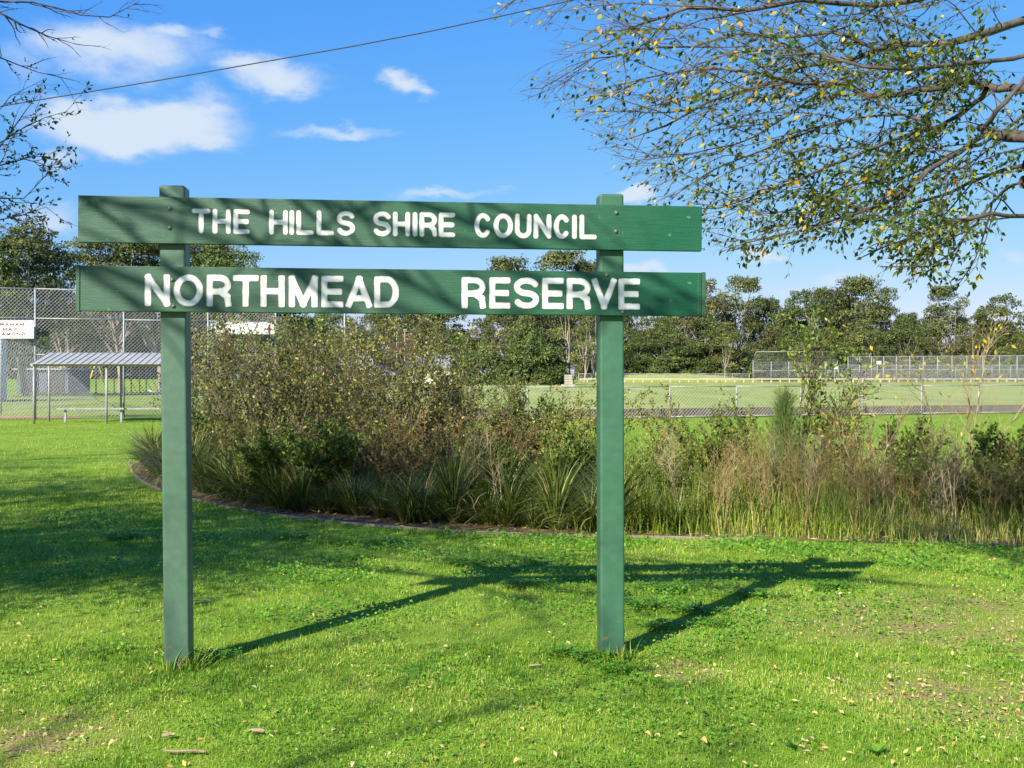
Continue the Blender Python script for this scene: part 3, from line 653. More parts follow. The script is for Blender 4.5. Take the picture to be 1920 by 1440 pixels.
# ------------------------------------------------------------------ trees far away
def gum_tree(seed, H, W, n_clump, per, leaf, mat, shape='round', name='gum'):
    g = np.random.default_rng(seed); cl = []
    for i in range(n_clump):
        for _ in range(40):
            if shape == 'round': t = g.uniform(.14, .95); rr = W/2*math.sin(math.pi*min(1, (t-.1)/.92)**.85)
            elif shape == 'tall': t = g.uniform(.35, .97); rr = W/2*(.55+.45*math.sin(math.pi*t))*(.6 if t > .85 else 1)
            elif shape == 'bush': t = g.uniform(.08, .9); rr = W/2*math.sqrt(max(.02, 1-(t*.95)**2))
            else: t = g.uniform(.5, .97); rr = W/2*(1 if t < .85 else .7)
            a = g.uniform(0, 2*math.pi); q = rr*math.sqrt(g.uniform(.15, 1))*.82
            c = np.array([q*math.cos(a), q*math.sin(a), t*H])
            if all(np.linalg.norm(c-o[0]) > .13*W for o in cl): break
        r = W*g.uniform(.09, .19); cl.append((c, np.array([r*1.1, r*1.1, r*g.uniform(.78, 1.08)])))
    pos = []; nr = []; tn = []
    for c, r in cl:
        n = int(per*(r[0]/(W*.15))**2); d = randdir(n, g); d[:, 2] = np.where(d[:, 2] < -.35, -d[:, 2], d[:, 2])
        # lobed clump outline with twig-sized gaps
        lob = 1+.28*np.sin(d[:, 0]*5+c[0])*np.sin(d[:, 1]*5+c[1])+.22*np.sin(d[:, 2]*9+c[2])
        pos.append(c+d*r*(g.uniform(.62, 1.05, (n, 1))**.6)*lob[:, None]); nr.append(d); tn.append(np.clip(g.normal(.45, .2, n)+g.normal(0, .10), 0, 1))
    pos = np.concatenate(pos); nr = np.concatenate(nr); tn = np.concatenate(tn); n = len(pos)
    nn = nr+randdir(n, g)*.9; dr = np.cross(nn, randdir(n, g)); ln = leaf*g.uniform(.6, 1.5, n)
    V, F = leaves_vf(pos, dr, nn, ln, ln*g.uniform(.35, .65, n)); crown = mesh_np('crown', V, F, mat, np.repeat(tn, 4))
    paths = []; tr = H*.016+.05
    lean = g.uniform(-.06, .06, 2)*H; th = .62*H
    zz = np.linspace(-.3, th, 7); bend = g.normal(0, .012*H, (7, 2)); bend[0] = 0
    tp = np.stack([lean[0]*zz/th+bend[:, 0], lean[1]*zz/th+bend[:, 1], zz], 1); paths.append((tp, np.linspace(tr, tr*.45, 7)))
    for c, r in cl:
        f = g.uniform(.30, .85); b = tp[0]+(tp[-1]-tp[0])*min(f, .95*c[2]/H); k = int(f*6); b = tp[k] if tp[k][2] < c[2] else tp[max(1, k-3)]
        mid = (b+c)/2+np.array([0, 0, -.04*H])+g.normal(0, .02*H, 3); paths.append((np.array([b, mid, c]), np.array([tr*.42, tr*.28, tr*.10])))
    V, F = tube_vf(paths, 5); trunk = mesh_np('trunk', V, F, M['gum_bark'], smooth=True)
    return crown, trunk
VAR = [gum_tree(101, 15, 12, 27, 620, .33, M['gum_a']), gum_tree(102, 15, 11, 25, 620, .33, M['gum_b']), gum_tree(103, 15, 9, 22, 480, .31, M['gum_a'], 'tall'),
       gum_tree(104, 15, 10, 23, 540, .32, M['gum_c']), gum_tree(105, 6, 8, 30, 360, .32, M['gum_d'], 'bush'), gum_tree(106, 15, 10, 17, 460, .31, M['gum_a'], 'umbrella'),
       gum_tree(107, 6, 7, 30, 330, .34, M['gum_b'], 'bush'), gum_tree(108, 12, 7, 15, 120, .34, M['gum_a'], 'tall')]
HV = [15, 15, 15, 15, 6, 15, 6, 12]
CROWN = {}
def crown_of(v):
    """the crown of a kind, now and then in another foliage colour"""
    me = VAR[v][0]
    if v not in (0, 1, 2, 3, 6): return me
    m = rnd.choice(('', '', 'gum_c', 'gum_d', 'gum_e'))
    if not m: return me
    if (v, m) not in CROWN: c = me.copy(); c.materials[0] = M[m]; CROWN[v, m] = c
    return CROWN[v, m]
def far_tree(v, u, vtop, Z, sx=1.0, label='', group=None, cat='tree', rz=None, zb=.2, name='gum_tree'):
    z = P(u, vtop, Z); s = (z[2]-zb)/HV[v]
    o = tag(empty(name, (z[0], Z, zb), rnd.uniform(0, 6.28) if rz is None else rz), label, cat, group); o.scale = (s*sx, s*sx, s)
    place('trunk', VAR[v][1], o); place('crown', crown_of(v), o); return o
LG = 'olive gum tree in the dense belt beyond the field'; GG = 'gum trees in the belt beyond the field'
# skyline of the belt: (picture x, picture y of the top)
sky_line = [(1330,540,1),(1385,534,5),(1440,552,0),(1500,560,1),(1545,545,0),(1610,533,0),(1660,545,1),(1700,590,0),(1740,600,1),(1800,612,1),(1850,610,0),(1900,600,1),(1950,585,0),(1290,560,0),(1240,575,1),(1190,580,0)]
for i, (u, v, k) in enumerate(sky_line): far_tree(k, u, v+rnd.uniform(-8, 14), 186+(i*7) % 17, rnd.uniform(.8, 1.15), LG, GG)
for i in range(21):                                     # front row, lower
    u = 1110+i*42+rnd.uniform(-14, 14); far_tree(rnd.choice((0,1,3,1)), u, rnd.uniform(598, 640), 172+rnd.uniform(-4, 5), 1.15, LG, GG)
for i in range(20):
    u = 1100+i*44+rnd.uniform(-12, 12); far_tree(rnd.choice((6,6,4)), u, rnd.uniform(640, 675), 169+rnd.uniform(-3, 3), 1.1, 'leafy bush at the foot of the gum belt', 'bushes below the gum belt', 'bush', name='understorey_bush')
for u, v, k, sx in ((1778,543,5,.8),(1755,560,7,.9),(1880,540,7,1.0),(1862,560,2,.9)): far_tree(k, u, v, 176, sx, 'open crowned gum rising above its neighbours near the tall distant fence', 'open crowned gums near the tall fence')
for u, v, k in ((1065,482,5),(970,493,5),(1110,500,0)): far_tree(k, u, v, 205, 1.0, 'tall umbrella crowned gum showing between the sign boards', 'tall gums between the sign boards')
for i in range(13):
    u = 560+i*48+rnd.uniform(-12, 12); far_tree(rnd.choice((0,1,3)), u, rnd.uniform(560, 600), 192+rnd.uniform(-6, 6), 1.05, 'grey green gum behind the dark bushes', 'gums behind the dark bushes')
for i in range(7):
    u = 560+i*40+rnd.uniform(-10, 10); far_tree(rnd.choice((3,2,0)), u, rnd.uniform(592, 632), 150+rnd.uniform(-6, 6), 1.0, 'hazy gum seen above the big shrub', 'gums above the big shrub')
for u, v, sx in ((900,650,1.0),(950,664,.9),(1010,640,1.1),(870,668,.8),(1040,668,.7)): far_tree(4, u, v, 118, sx, 'dense rounded dark green bush left of the pale pier', 'dense rounded bushes left of the pier', 'bush', name='rounded_bush')
far_tree(4, 990, 606, 140, .55, 'tall golden green bush behind the rounded bushes', None, 'bush', name='rounded_bush')
far_tree(6, 1725, 697, 166, 1.0, 'low yellow green bush behind the tall distant fence', None, 'bush', name='rounded_bush')
t = gum_tree(120, 9, 7, 16, 150, .3, M['gum_o']); VAR.append(t); HV.append(9)
far_tree(8, 765, 628, 142, 1.0, 'bare orange brown autumn tree among the greens', None, name='autumn_tree')
# pale trunked gums right of the bushes
t = gum_tree(131, 14, 8, 9, 110, .36, M['gum_c'], 'tall'); VAR.append(t); HV.append(14)
for u, v, Z in ((1068,560,160),(1112,575,158),(1095,600,156),(1360,640,160)): far_tree(9, u, v, Z, .9, 'pale trunked gum with thin crown near the stone pier' if u < 1200 else 'pale trunked gum leaning in front of the belt', 'pale trunked gums' if u < 1200 else None)
# left side: finer foliage, these stand nearer
for sd, mm, shp in ((151, 'gum_c', 'umbrella'), (152, 'gum_d', 'round'), (153, 'gum_a', 'tall')): VAR.append(gum_tree(sd, 12, 9, 20, 900, .20, M[mm], shp)); HV.append(12)
for u, v, Z, k, sx in ((48,430,72,12,1.0),(-20,446,70,11,.9)): far_tree(k, u, v, Z, sx, 'tall gum standing high behind the backstop', 'tall gums behind the backstop')
for u, v, Z, k in ((225,452,88,10),(300,458,90,10),(420,455,90,11),(365,462,94,10)): far_tree(k, u, v, Z, 1.0, 'golden topped gum showing between the two boards', 'gums seen between the boards')
far_tree(7, 128, 492, 80, 1.0, 'slim sparse dark tree between two gums')
for i in range(17):
    u = -60+i*36+rnd.uniform(-10, 10); far_tree(rnd.choice((0,3,3,1)), u, rnd.uniform(548, 610), 124+rnd.uniform(-8, 8), 1.1, 'grey green gum seen through the backstop wire', 'gums behind the backstop wire')
for i in range(9):
    u = -30+i*48; far_tree(rnd.choice((6,4)), u, rnd.uniform(655, 680), 133+rnd.uniform(-4, 4), 1.2, 'low bush behind the playground bank', 'bushes behind the playground', 'bush', name='understorey_bush')

# ------------------------------------------------------------------ growing branches
class Plant:
    def __init__(s): s.br = []; s.lp = []; s.ld = []; s.lt = []; s.ll = []
    def leaf(s, p, d, t, l): s.lp.append(p); s.ld.append(d); s.lt.append(t); s.ll.append(l)
def unit(v): v = np.asarray(v, float); return v/(np.linalg.norm(v)+1e-9)
def side_dir(d, g, ang):
    a = unit(np.cross(d, [g.gauss(0,1), g.gauss(0,1), g.gauss(0,1)])); return unit(d*math.cos(ang)+a*math.sin(ang))
def limb(pl, p, d, ln, r, g, jit=.16, droop=0., pref=None, nseg=6, taper=.35, clip=None):
    pts = [np.array(p, float)]; d = unit(d); st = ln/nseg
    for i in range(nseg):
        d = unit(d+np.array([g.gauss(0,jit), g.gauss(0,jit), g.gauss(0,jit)-droop])+(0 if pref is None else pref))
        q = pts[-1]+d*st
        if clip is not None and clip(q): break
        pts.append(q)
    if len(pts) < 2: return None
    rad = np.linspace(r, r*taper, len(pts)); pl.br.append((np.array(pts), rad)); return pts, rad
def finish(pl, parent, bark, leafmat, wl=.5, fold=.12, seed=3, thin=.006, leafname='foliage', hang=.0):
    g = np.random.default_rng(seed)
    thick = [b for b in pl.br if b[1][0] > thin]; fine = [b for b in pl.br if b[1][0] <= thin]
    if thick: V, F = tube_vf(thick, 7); place('limbs' , mesh_np('limbs', V, F, bark, smooth=True), parent)
    if fine: V, F = tube_vf(fine, 3); o = place('twigs', mesh_np('twigs', V, F, M['twig'] if bark is M['bark'] else bark), parent); o['kind'] = 'stuff'
    if pl.lp:
        n = len(pl.lp); d = np.array(pl.ld); d[:, 2] -= hang
        V, F = leaves_vf(np.array(pl.lp), d, randdir(n, g)+np.array([0,0,.4]), np.array(pl.ll), np.array(pl.ll)*wl*g.uniform(.75, 1.2, n), fold)
        o = place(leafname, mesh_np(leafname, V, F, leafmat, np.repeat(np.clip(pl.lt, 0, 1), 4)), parent); o['kind'] = 'stuff'
def in_view(q, m=.0):
    if q[1] < .3: return False
    u = CX+q[0]/q[1]*F_PX; v = HOR-(q[2]-EYE)/q[1]*F_PX
    return -m < u < 1920+m and -m < v < 1440+m

# ------------------------------------------------------------------ the elm at the right whose boughs hang into the picture
def sub_twigs(pl, pts, rad, g, dens, lev, pref, ltint, leafp, droop, lscale=1.0, clip=None, lmul=1.0):
    """side shoots along a bough; level 2 shoots carry the leaves"""
    pts = np.array(pts); seg = np.linalg.norm(np.diff(pts, axis=0), axis=1); tot = seg.sum(); n = max(1, int(tot*dens))
    for k in range(n):
        f = (k+g.random())/n; f = .12+.88*f; x = f*(len(pts)-1); i = min(int(x), len(pts)-2); q = pts[i]+(pts[i+1]-pts[i])*(x-i); d = unit(pts[i+1]-pts[i])
        ln = lmul*(g.uniform(.45, 1.05) if lev == 1 else g.uniform(.14, .36))*lscale
        r = (.0052 if lev == 1 else .0017)*(.8+.5*g.random())
        r = min(r, rad[i]*.8)
        c = limb(pl, q, side_dir(d, g, g.uniform(.35, .95)), ln, r, g, .16 if lev == 1 else .2, droop, pref, 7 if lev == 1 else 5, .3, clip)
        if c is None: continue
        if lev == 1: sub_twigs(pl, c[0], c[1], g, 13, 2, pref*.7 if pref is not None else None, ltint, leafp, droop, lscale, clip)
        cp_ = c[0]
        for j in range(1, len(cp_)):
            for s in range(2 if lev == 2 else 1):
                pp = cp_[j]
                if g.random() < leafp(pp):
                    dd = unit(cp_[j]-cp_[j-1]); pl.leaf(pp, side_dir(dd, g, g.uniform(.5, 1.1)), ltint(pp, g), g.uniform(.028, .054))
def upx(q): return CX+q[0]/q[1]*F_PX, HOR-(q[2]-EYE)/q[1]*F_PX
elm = tag(empty('elm_tree', (5.4, 7.4, 0)), 'spreading elm with twiggy boughs and small green and yellow leaves over the right board end', 'tree')
ge = random.Random(21); E = Plant()
def e_leafp(q):
    u, v = upx(q); a = min(1, max(0, (u-1000)/800)); b = min(1, max(0, (v-30)/380)); base = .07+.60*a*a+.60*a*b+(.16 if 1060 < u < 1480 and v < 190 else 0)
    return base*(.2+1.75*(.5+.5*math.sin(q[0]*5.1+2)*math.sin(q[2]*6.3+q[1]*3)))
def e_tint(q, g):
    u, v = upx(q); yel = .62*max(0, 1-(u-980)/620)*max(.35, 1-v/480)+.08
    return g.uniform(.84, 1.0) if g.random() < yel else min(.82, max(0, g.gauss(.42, .2)))
boughs = [
 ([(2150,300),(2030,275),(1920,257),(1869,254),(1842,240)], 5.6, .045, .030),
 ([(1842,242),(1868,208),(1896,178),(1925,140)], 5.6, .018, .012),
 ([(1850,250),(1800,285),(1740,320),(1690,365),(1610,400),(1540,420)], 5.5, .020, .005),
 ([(2120,190),(1920,168),(1871,167),(1842,162),(1818,149),(1790,153),(1768,164),(1721,168),(1659,180),(1632,182),(1588,156),(1550,163),(1500,158),(1430,138),(1340,128),(1240,140),(1160,160)], 5.9, .034, .004),
 ([(2100,20),(1920,38),(1855,60),(1800,75),(1768,82),(1692,84),(1600,110),(1500,125),(1420,165),(1330,190),(1250,235),(1180,260)], 6.3, .036, .004),
 ([(1850,165),(1842,183),(1818,200),(1783,224),(1746,241),(1696,255),(1647,274),(1606,290),(1550,313),(1480,345),(1420,365),(1350,390),(1290,392)], 5.8, .020, .003),
 ([(1746,241),(1720,222),(1690,214),(1650,216),(1573,227),(1480,262),(1357,309),(1310,335),(1259,374)], 5.7, .012, .003),
 ([(1700,80),(1640,92),(1560,60),(1476,70),(1390,62),(1300,88),(1200,92),(1110,110),(1015,166),(975,172)], 6.6, .016, .002),
 ([(2080,-90),(1920,-30),(1760,-10),(1640,10),(1500,0),(1400,20),(1290,15),(1190,50),(1120,95)], 6.0, .030, .003),
 ([(2080,420),(1920,405),(1860,400),(1800,413),(1725,437),(1660,462),(1606,487)], 5.4, .018, .003),
 ([(1920,310),(1850,330),(1780,362),(1700,385),(1600,398),(1500,432),(1400,455),(1370,470)], 6.1, .016, .003),
 ([(1550,165),(1500,200),(1440,240),(1380,270),(1290,290),(1200,300),(1150,290)], 6.1, .009, .002),
 ([(1920,340),(1880,360),(1830,420),(1790,470),(1740,500),(1650,500)], 5.0, .012, .003),
 ([(2000,90),(1900,110),(1800,120),(1700,130),(1620,125),(1540,100),(1450,105),(1350,60),(1260,40)], 5.2, .018, .003),
 ([(1940,-60),(1800,-50),(1600,-60),(1350,-50),(1150,-45),(990,-20),(930,25)], 5.6, .016, .0025),
 ([(1920,215),(1840,270),(1760,300),(1680,340),(1600,345),(1500,385),(1430,420)], 6.5, .014, .003),
]
EO = np.array([5.4, 7.4, 0])
boughs = [(pp, Y*.9+1.75, r0*.88, r1*1.0) for pp, Y, r0, r1 in boughs]
def ecl(q):
    u, v = upx(q)
    if v > 500+45*math.sin(q[0]*5.5)+15*math.sin(q[0]*17): return True
    return u < np.interp(v, [0,50,62,100,165,176,250,330,400,480,540], [905,915,1050,1045,965,975,1110,1150,1255,1340,1560])+28*math.sin(q[2]*23+q[1]*11)
for pp, Y, r0, r1 in boughs:
    n = len(pp); Yk = np.array([Y+.35*math.sin(i*.9+Y*7) for i in range(n)])
    pts = np.array([P(u, v, yy) for (u, v), yy in zip(pp, Yk)])
    # soften with mid points
    fine = []
    for i in range(n-1):
        a, b = pts[i], pts[i+1]; fine += [a, (a+b)/2+np.array([ge.gauss(0,.006) for _ in range(3)])]
    fine.append(pts[-1]); fine = np.array(fine); rad = np.linspace(r0, r1, len(fine)); E.br.append((fine, rad))
    sub_twigs(E, fine, rad, ge, 5.8, 1, np.array([-.11, 0, -.03]), e_tint, e_leafp, .014, 1.12, ecl)
# trunk and the limbs that carry the boughs
ends = [np.array([P(pp[0][0], pp[0][1], Y+.35*math.sin(Y*7)), ]).ravel() for pp, Y, r0, r1 in boughs if pp[0][0] > 1900]
tb = np.array([[5.4,7.4,-.2],[5.42,7.4,.9],[5.3,7.35,1.9],[5.1,7.3,2.6],[5.15,7.3,3.7],[5.1,7.2,5.0]])
E.br.append((tb, np.array([.24,.20,.17,.14,.10,.06])))
for q in ends:
    k = 3 if q[2] < 3.2 else 4; a = tb[k-1] if q[2] < 2.6 else tb[k]; E.br.append((np.array([a, (a+q)/2+np.array([0,0,.12]), q]), np.array([.075,.055,.040])))
ccl = lambda q: in_view(q, 60)
for i in range(9):                                       # upper crown, above the picture
    a = 2.2+i*.72; b = tb[4]+(tb[5]-tb[4])*(i/9); c = limb(E, b, (math.cos(a), math.sin(a), 1.1+.3*(i % 2)), 3.4, .05, ge, .12, .02, None, 9, .3, ccl)
    if c: sub_twigs(E, c[0], c[1], ge, 3.2, 1, None, lambda q, g: g.uniform(.1, .8), lambda q: .28, .0, 1.0, ccl)
for br in E.br: br[0][:] -= EO
E.lp = [p-EO for p in E.lp]
finish(E, elm, M['bark'], M['elm'], .48, .14, 5, hang=.35)

# ------------------------------------------------------------------ shade trees left of and behind the camera
def shade_tree(name, base, label, seed, H, spread, limbs, dens, leafp, visible=None, leafsz=1.0, extra=(), lr=.055):
    g = random.Random(seed); T = Plant(); o = tag(empty(name, (base[0], base[1], 0)), label, 'tree'); bz = np.array([base[0], base[1], 0.])
    tr = np.array([bz+[0,0,-.2], bz+[.05,.05,1.0], bz+[.12,.1,2.2], bz+[.1,.2,3.4], bz+[.2,.2,H*.62]]); T.br.append((tr, np.array([.25,.20,.17,.13,.06])))
    clip = lambda q: in_view(q, 40)
    for i in range(limbs):
        a = i*2.4+seed; b = tr[2]+(tr[4]-tr[2])*(i/limbs); ca = g.uniform(.35, 1.0)
        c = limb(T, b, (math.cos(a), math.sin(a), ca), spread*g.uniform(.75, 1.15), lr, g, .13, .012, None, 10, .25, clip)
        if c is None: continue
        for k in range(3, len(c[0])-1, 2):
            e = limb(T, c[0][k], side_dir(unit(c[0][k+1]-c[0][k]), g, g.uniform(.5, .9)), spread*.45, lr*.4, g, .15, .03, None, 7, .3, clip)
            if e: sub_twigs(T, e[0], e[1], g, dens, 1, None, lambda q, g: g.uniform(.1, .85), leafp, .02, 1.2*leafsz, clip)
        sub_twigs(T, c[0], c[1], g, dens*.7, 1, None, lambda q, g: g.uniform(.1, .85), leafp, .02, 1.2*leafsz, clip)
    nl = len(T.ll)
    if visible:
        for pp, Y, r0, r1, dn, lp in visible:
            Y += 2.3; pts = np.array([P(u, v, Y) for u, v in pp]); rad = np.linspace(r0, r1, len(pts))*1.3; T.br.append((pts, rad))
            a = tr[3]; q = pts[0]; T.br.append((np.array([a, (a+q)/2+[0,0,.2], q]), np.array([.05,.03,r0])))
            sub_twigs(T, pts, rad, g, dn, 1, np.array([.10, 0, .0]), lambda q, g: (g.uniform(.85,1) if g.random() < .12 else g.uniform(.0, .45)), lambda q, lp=lp: lp, .0, .28)
    for pts, r0 in extra:
        pts = np.array([tr[4]]+[np.array(p, float) for p in pts]); T.br.append((pts, np.linspace(r0*.95, r0*.42, len(pts))))
        for k in range(2, len(pts)-1):
            for q in range(5):
                c = limb(T, pts[k]+(pts[k+1]-pts[k])*g.random(), side_dir(unit(pts[k+1]-pts[k]), g, g.uniform(.3, .7)), g.uniform(.6, 1.3), r0*.4, g, .12, .02, None, 6, .3, clip)
                if c: sub_twigs(T, c[0], c[1], g, 5, 2, None, lambda q, g: .3, lambda q: .05, .0, 1.2, clip)
    for br in T.br: br[0][:] -= bz
    T.lp = [p-bz for p in T.lp]
    T.ll = [l*(leafsz if i < nl else .72) for i, l in enumerate(T.ll)]
    finish(T, o, M['bark'], M['elm'], .5, .12, seed); return o
vis = [([(-160,-10),(-60,2),(60,4),(110,16),(150,28),(205,32),(240,14),(262,2)], 5.4, .006, .0015, 9, .01),
       ([(-160,-20),(-50,10),(0,24),(40,46),(90,68),(140,82)], 5.6, .010, .0015, 11, .02),
       ([(-160,90),(-40,100),(0,108),(35,122),(70,135),(115,145),(150,154)], 5.5, .005, .0012, 7, .03),
       ([(-160,330),(-40,310),(0,275),(25,240),(50,205),(70,180)], 5.3, .006, .0012, 8, .25),
       ([(-160,300),(-40,280),(0,268),(40,242),(85,220),(128,208)], 5.6, .005, .0012, 10, .55),
       ([(-160,340),(-40,330),(0,310),(45,298),(75,306),(100,318)], 5.4, .006, .0012, 13, .6),
       ([(-160,400),(-40,390),(0,372),(45,372),(78,338),(104,304)], 5.5, .005, .001, 10, .45),
       ([(-160,420),(-40,415),(0,412),(40,404),(86,388)], 5.3, .006, .0012, 13, .6),
       ([(-160,180),(-40,190),(0,205),(20,180),(40,170),(80,150)], 5.7, .004, .001, 9, .4)]
shade_tree('elm_tree', (-9.3, 4.7), 'elm with dark leafy sprays and bare twigs hanging before the clouds', 5, 6.4, 4.0, 17, 5.4, lambda q: .58, vis, 1.75,
    [([(-7.0,2.6,5.3),(-5.2,1.2,5.6),(-4.0,.6,5.2),(-4.1,2.2,4.9),(-4.3,3.6,4.5)], .030), ([(-7.0,2.4,5.4),(-4.9,1.0,5.6),(-3.3,.9,5.1),(-3.4,2.4,4.75),(-3.7,3.8,4.2)], .036), ([(-7.0,2.6,5.6),(-4.6,1.1,5.8),(-2.7,.9,5.3),(-2.9,2.4,4.7),(-3.4,4.0,4.0)], .028),
     ([(-7.0,2.8,5.8),(-4.2,1.2,6.0),(-2.1,.8,5.6),(-2.3,2.2,5.0),(-2.9,3.9,4.2)], .032), ([(-7.0,3.0,5.8),(-3.6,1.2,6.0),(-1.5,.8,5.5),(-1.7,2.0,5.0),(-2.4,3.6,4.4)], .022)])
shade_tree('elm_tree', (-5.5, -2.9), 'elm standing out of sight behind, casting soft shade on the near lawn', 9, 8.5, 2.6, 8, 2.6, lambda q: .36, None, 1.3, (), .026)
shade_tree('elm_tree', (-14.2, 9.6), 'elm beyond the left edge, streaking the lawn before the shelter with shade', 13, 7.6, 3.6, 9, 2.6, lambda q: .40, None, 1.7)

# ------------------------------------------------------------------ shrubs of the garden bed
def shrub(seed, H, W, stems, leafp, lsz, lmat, bark, sparse=1.0, up=.9, tint=None, wl=.55, tw=1.0):
    g = random.Random(seed); S = Plant()
    for i in range(stems):
        a = g.uniform(0, 6.28); sp_ = W/2/H*g.uniform(.2, 1.05); d = unit((math.cos(a)*sp_, math.sin(a)*sp_, up)); ln = H*g.uniform(.62, 1.08)
        c = limb(S, (g.uniform(-.1,.1)*W, g.uniform(-.1,.1)*W, 0), d, ln, .012*tw, g, .11, -.01, None, 9, .25)
        cp_ = c[0]
        for k in range(2, len(cp_)):
            for q in range(int(2*sparse+g.random())):
                e = limb(S, cp_[k], side_dir(unit(cp_[k]-cp_[k-1]), g, g.uniform(.4, .9)), H*g.uniform(.14, .30), .005*tw, g, .15, -.03, None, 5, .3)
                for kk in range(1, len(e[0])):
                    for w_ in range(2):
                        f = limb(S, e[0][kk], side_dir(unit(e[0][kk]-e[0][kk-1]), g, g.uniform(.4, 1.0)), H*g.uniform(.04, .10), .0022*tw, g, .2, -.03, None, 3, .5)
                        for p in f[0]:
                            for z in range(2):
                                if g.random() < leafp: S.leaf(p, side_dir(unit(e[0][kk]-e[0][kk-1]), g, g.uniform(.4, 1.3)), min(1, max(0, g.gauss(.45, .24))) if tint is None else tint(g), lsz*g.uniform(.6, 1.4))
    gg = np.random.default_rng(seed)
    V, F = tube_vf(S.br, 3); stem = mesh_np('stems', V, F, bark)
    n = len(S.lp); V, F = leaves_vf(np.array(S.lp), np.array(S.ld), randdir(n, gg)+np.array([0,0,.5]), np.array(S.ll), np.array(S.ll)*wl, .1)
    return stem, mesh_np('foliage', V, F, lmat, np.repeat(S.lt, 4))
SH = {'big1': (shrub(31, 2.1, 1.9, 8, .44, .044, M['shrub'], M['shrub_stem']), 2.1), 'big2': (shrub(32, 2.1, 1.7, 7, .44, .042, M['shrub'], M['shrub_stem']), 2.1),
      'big3': (shrub(33, 1.8, 1.8, 8, .48, .042, M['shrub_green'], M['shrub_stem']), 1.8), 'brown': (shrub(34, 1.0, 1.3, 11, .36, .034, M['brown_leaf'], M['brown_stem'], tw=.7), 1.0),
      'leafy': (shrub(35, 1.0, 1.1, 10, .60, .045, M['shrub_green'], M['shrub_stem'], tw=.7), 1.0), 'thin': (shrub(36, 1.4, .8, 5, .42, .040, M['shrub_green'], M['brown_stem'], .7, tw=.7), 1.4),
      'thin2': (shrub(38, 1.4, .9, 4, .40, .040, M['shrub'], M['brown_stem'], .7, tw=.7), 1.4), 'low': (shrub(37, .8, 1.2, 8, .5, .036, M['shrub_green'], M['brown_stem'], .7, tw=.6), .8)}
def put_shrub(kind, u, Y, vtop, sx, label, group=None, cat='shrub', name='garden_shrub'):
    (st, lf), h = SH[kind]; z = P(u, vtop, Y); s = z[2]/h
    o = tag(empty(name, (z[0], Y, 0), rnd.uniform(0, 6.28)), label, cat, group); o.scale = (s*sx, s*sx, s)
    place('stems', st, o); q = place('foliage', lf, o); q['kind'] = 'stuff'; return o
BIGL = 'tall olive twiggy shrub between the two sign posts'; BIGG = 'tall shrubs between the sign posts'
BL = ['tall shrub under the left end of the numeral board', 'tall shrub covering the middle of the numeral board', 'tallest shrub, right of the numeral board', 'tall shrub in front of the two pale poles',
      'tall shrub in front of the brick house', 'tall shrub in front of the orange autumn tree', 'tall greener shrub in front of the cream house', 'tall shrub ending the row left of the rounded bushes', 'greener shrub behind the tallest one', 'shrub right beside the left sign post', 'shrub filling the gap before the brick house', 'shrub filling the gap before the cream house']
for bi, (u, Y, v, k, sx) in enumerate(((415,15.6,655,'big2',.95),(470,14.6,606,'big1',.95),(545,14.2,600,'big2',1.0),(625,15.2,668,'big1',.95),(705,14.4,640,'big2',1.0),(770,14.0,612,'big1',.9),(840,14.8,662,'big3',1.0),(905,14.2,705,'big2',.85),(590,16.0,640,'big3',1.0),(380,16.6,690,'big3',.9),(670,16.4,632,'big1',1.0),(805,16.2,628,'big2',1.05))):
    put_shrub(k, u, Y, v, sx, BL[bi], BIGG)
for u, Y, v, k in ((960,14.0,738,'big3'),(1030,13.6,735,'thin'),(1075,13.4,720,'thin2'),(1110,13.8,735,'thin'),(1000,14.5,760,'leafy')):
    put_shrub(k, u, Y, v, .95, 'mid sized shrub left of the right-hand post', 'mid sized shrubs by the right post')
for i, (u, Y, v) in enumerate(((600,13.0,800),(720,12.8,800),(800,12.7,785),(940,12.4,795))):
    put_shrub('brown', u, Y, v, 1.15, 'low reddish brown twiggy shrub in front of the tall ones', 'reddish brown shrubs', name='twiggy_shrub')
for u, Y, v in ((520,13.0,815),(900,12.0,835),(1060,12.0,820),(610,12.6,800)): put_shrub('leafy', u, Y, v, 1.0, 'low dark leafy shrub among the brown twigs', 'dark leafy shrubs among brown twigs')
for u, Y, v, k in ((1215,12.6,790,'thin'),(1262,13.0,742,'thin2'),(1300,12.2,765,'thin'),(1345,12.8,800,'leafy'),(1400,13.2,742,'thin'),(1425,12.2,790,'thin2'),(1560,12.4,800,'thin2'),(1530,12.8,725,'thin'),(1600,13.0,765,'thin'),(1690,12.6,800,'leafy'),(1640,11.8,840,'thin2')):
    put_shrub(k, u, Y, v, .85, 'scraggly sapling shrub among the long weeds', 'scraggly shrubs among the weeds')
for u, Y, v in ((1880,11.2,812),(1800,11.0,870),(1925,10.8,850),(1740,11.6,870)): put_shrub('leafy', u, Y, v, 1.05, 'leafy green shrub at the foot of the yellow leaved sapling', 'leafy shrubs by the yellow sapling')
for i in range(11):
    u = 1200+i*68+rnd.uniform(-25, 25); put_shrub(('low','leafy','low','brown')[i % 4], u, 10.9+rnd.uniform(0, 1.6), rnd.uniform(850, 900), 1.0, 'weedy bush in the long grass', 'weedy bushes in long grass', 'bush', 'weedy_bush')
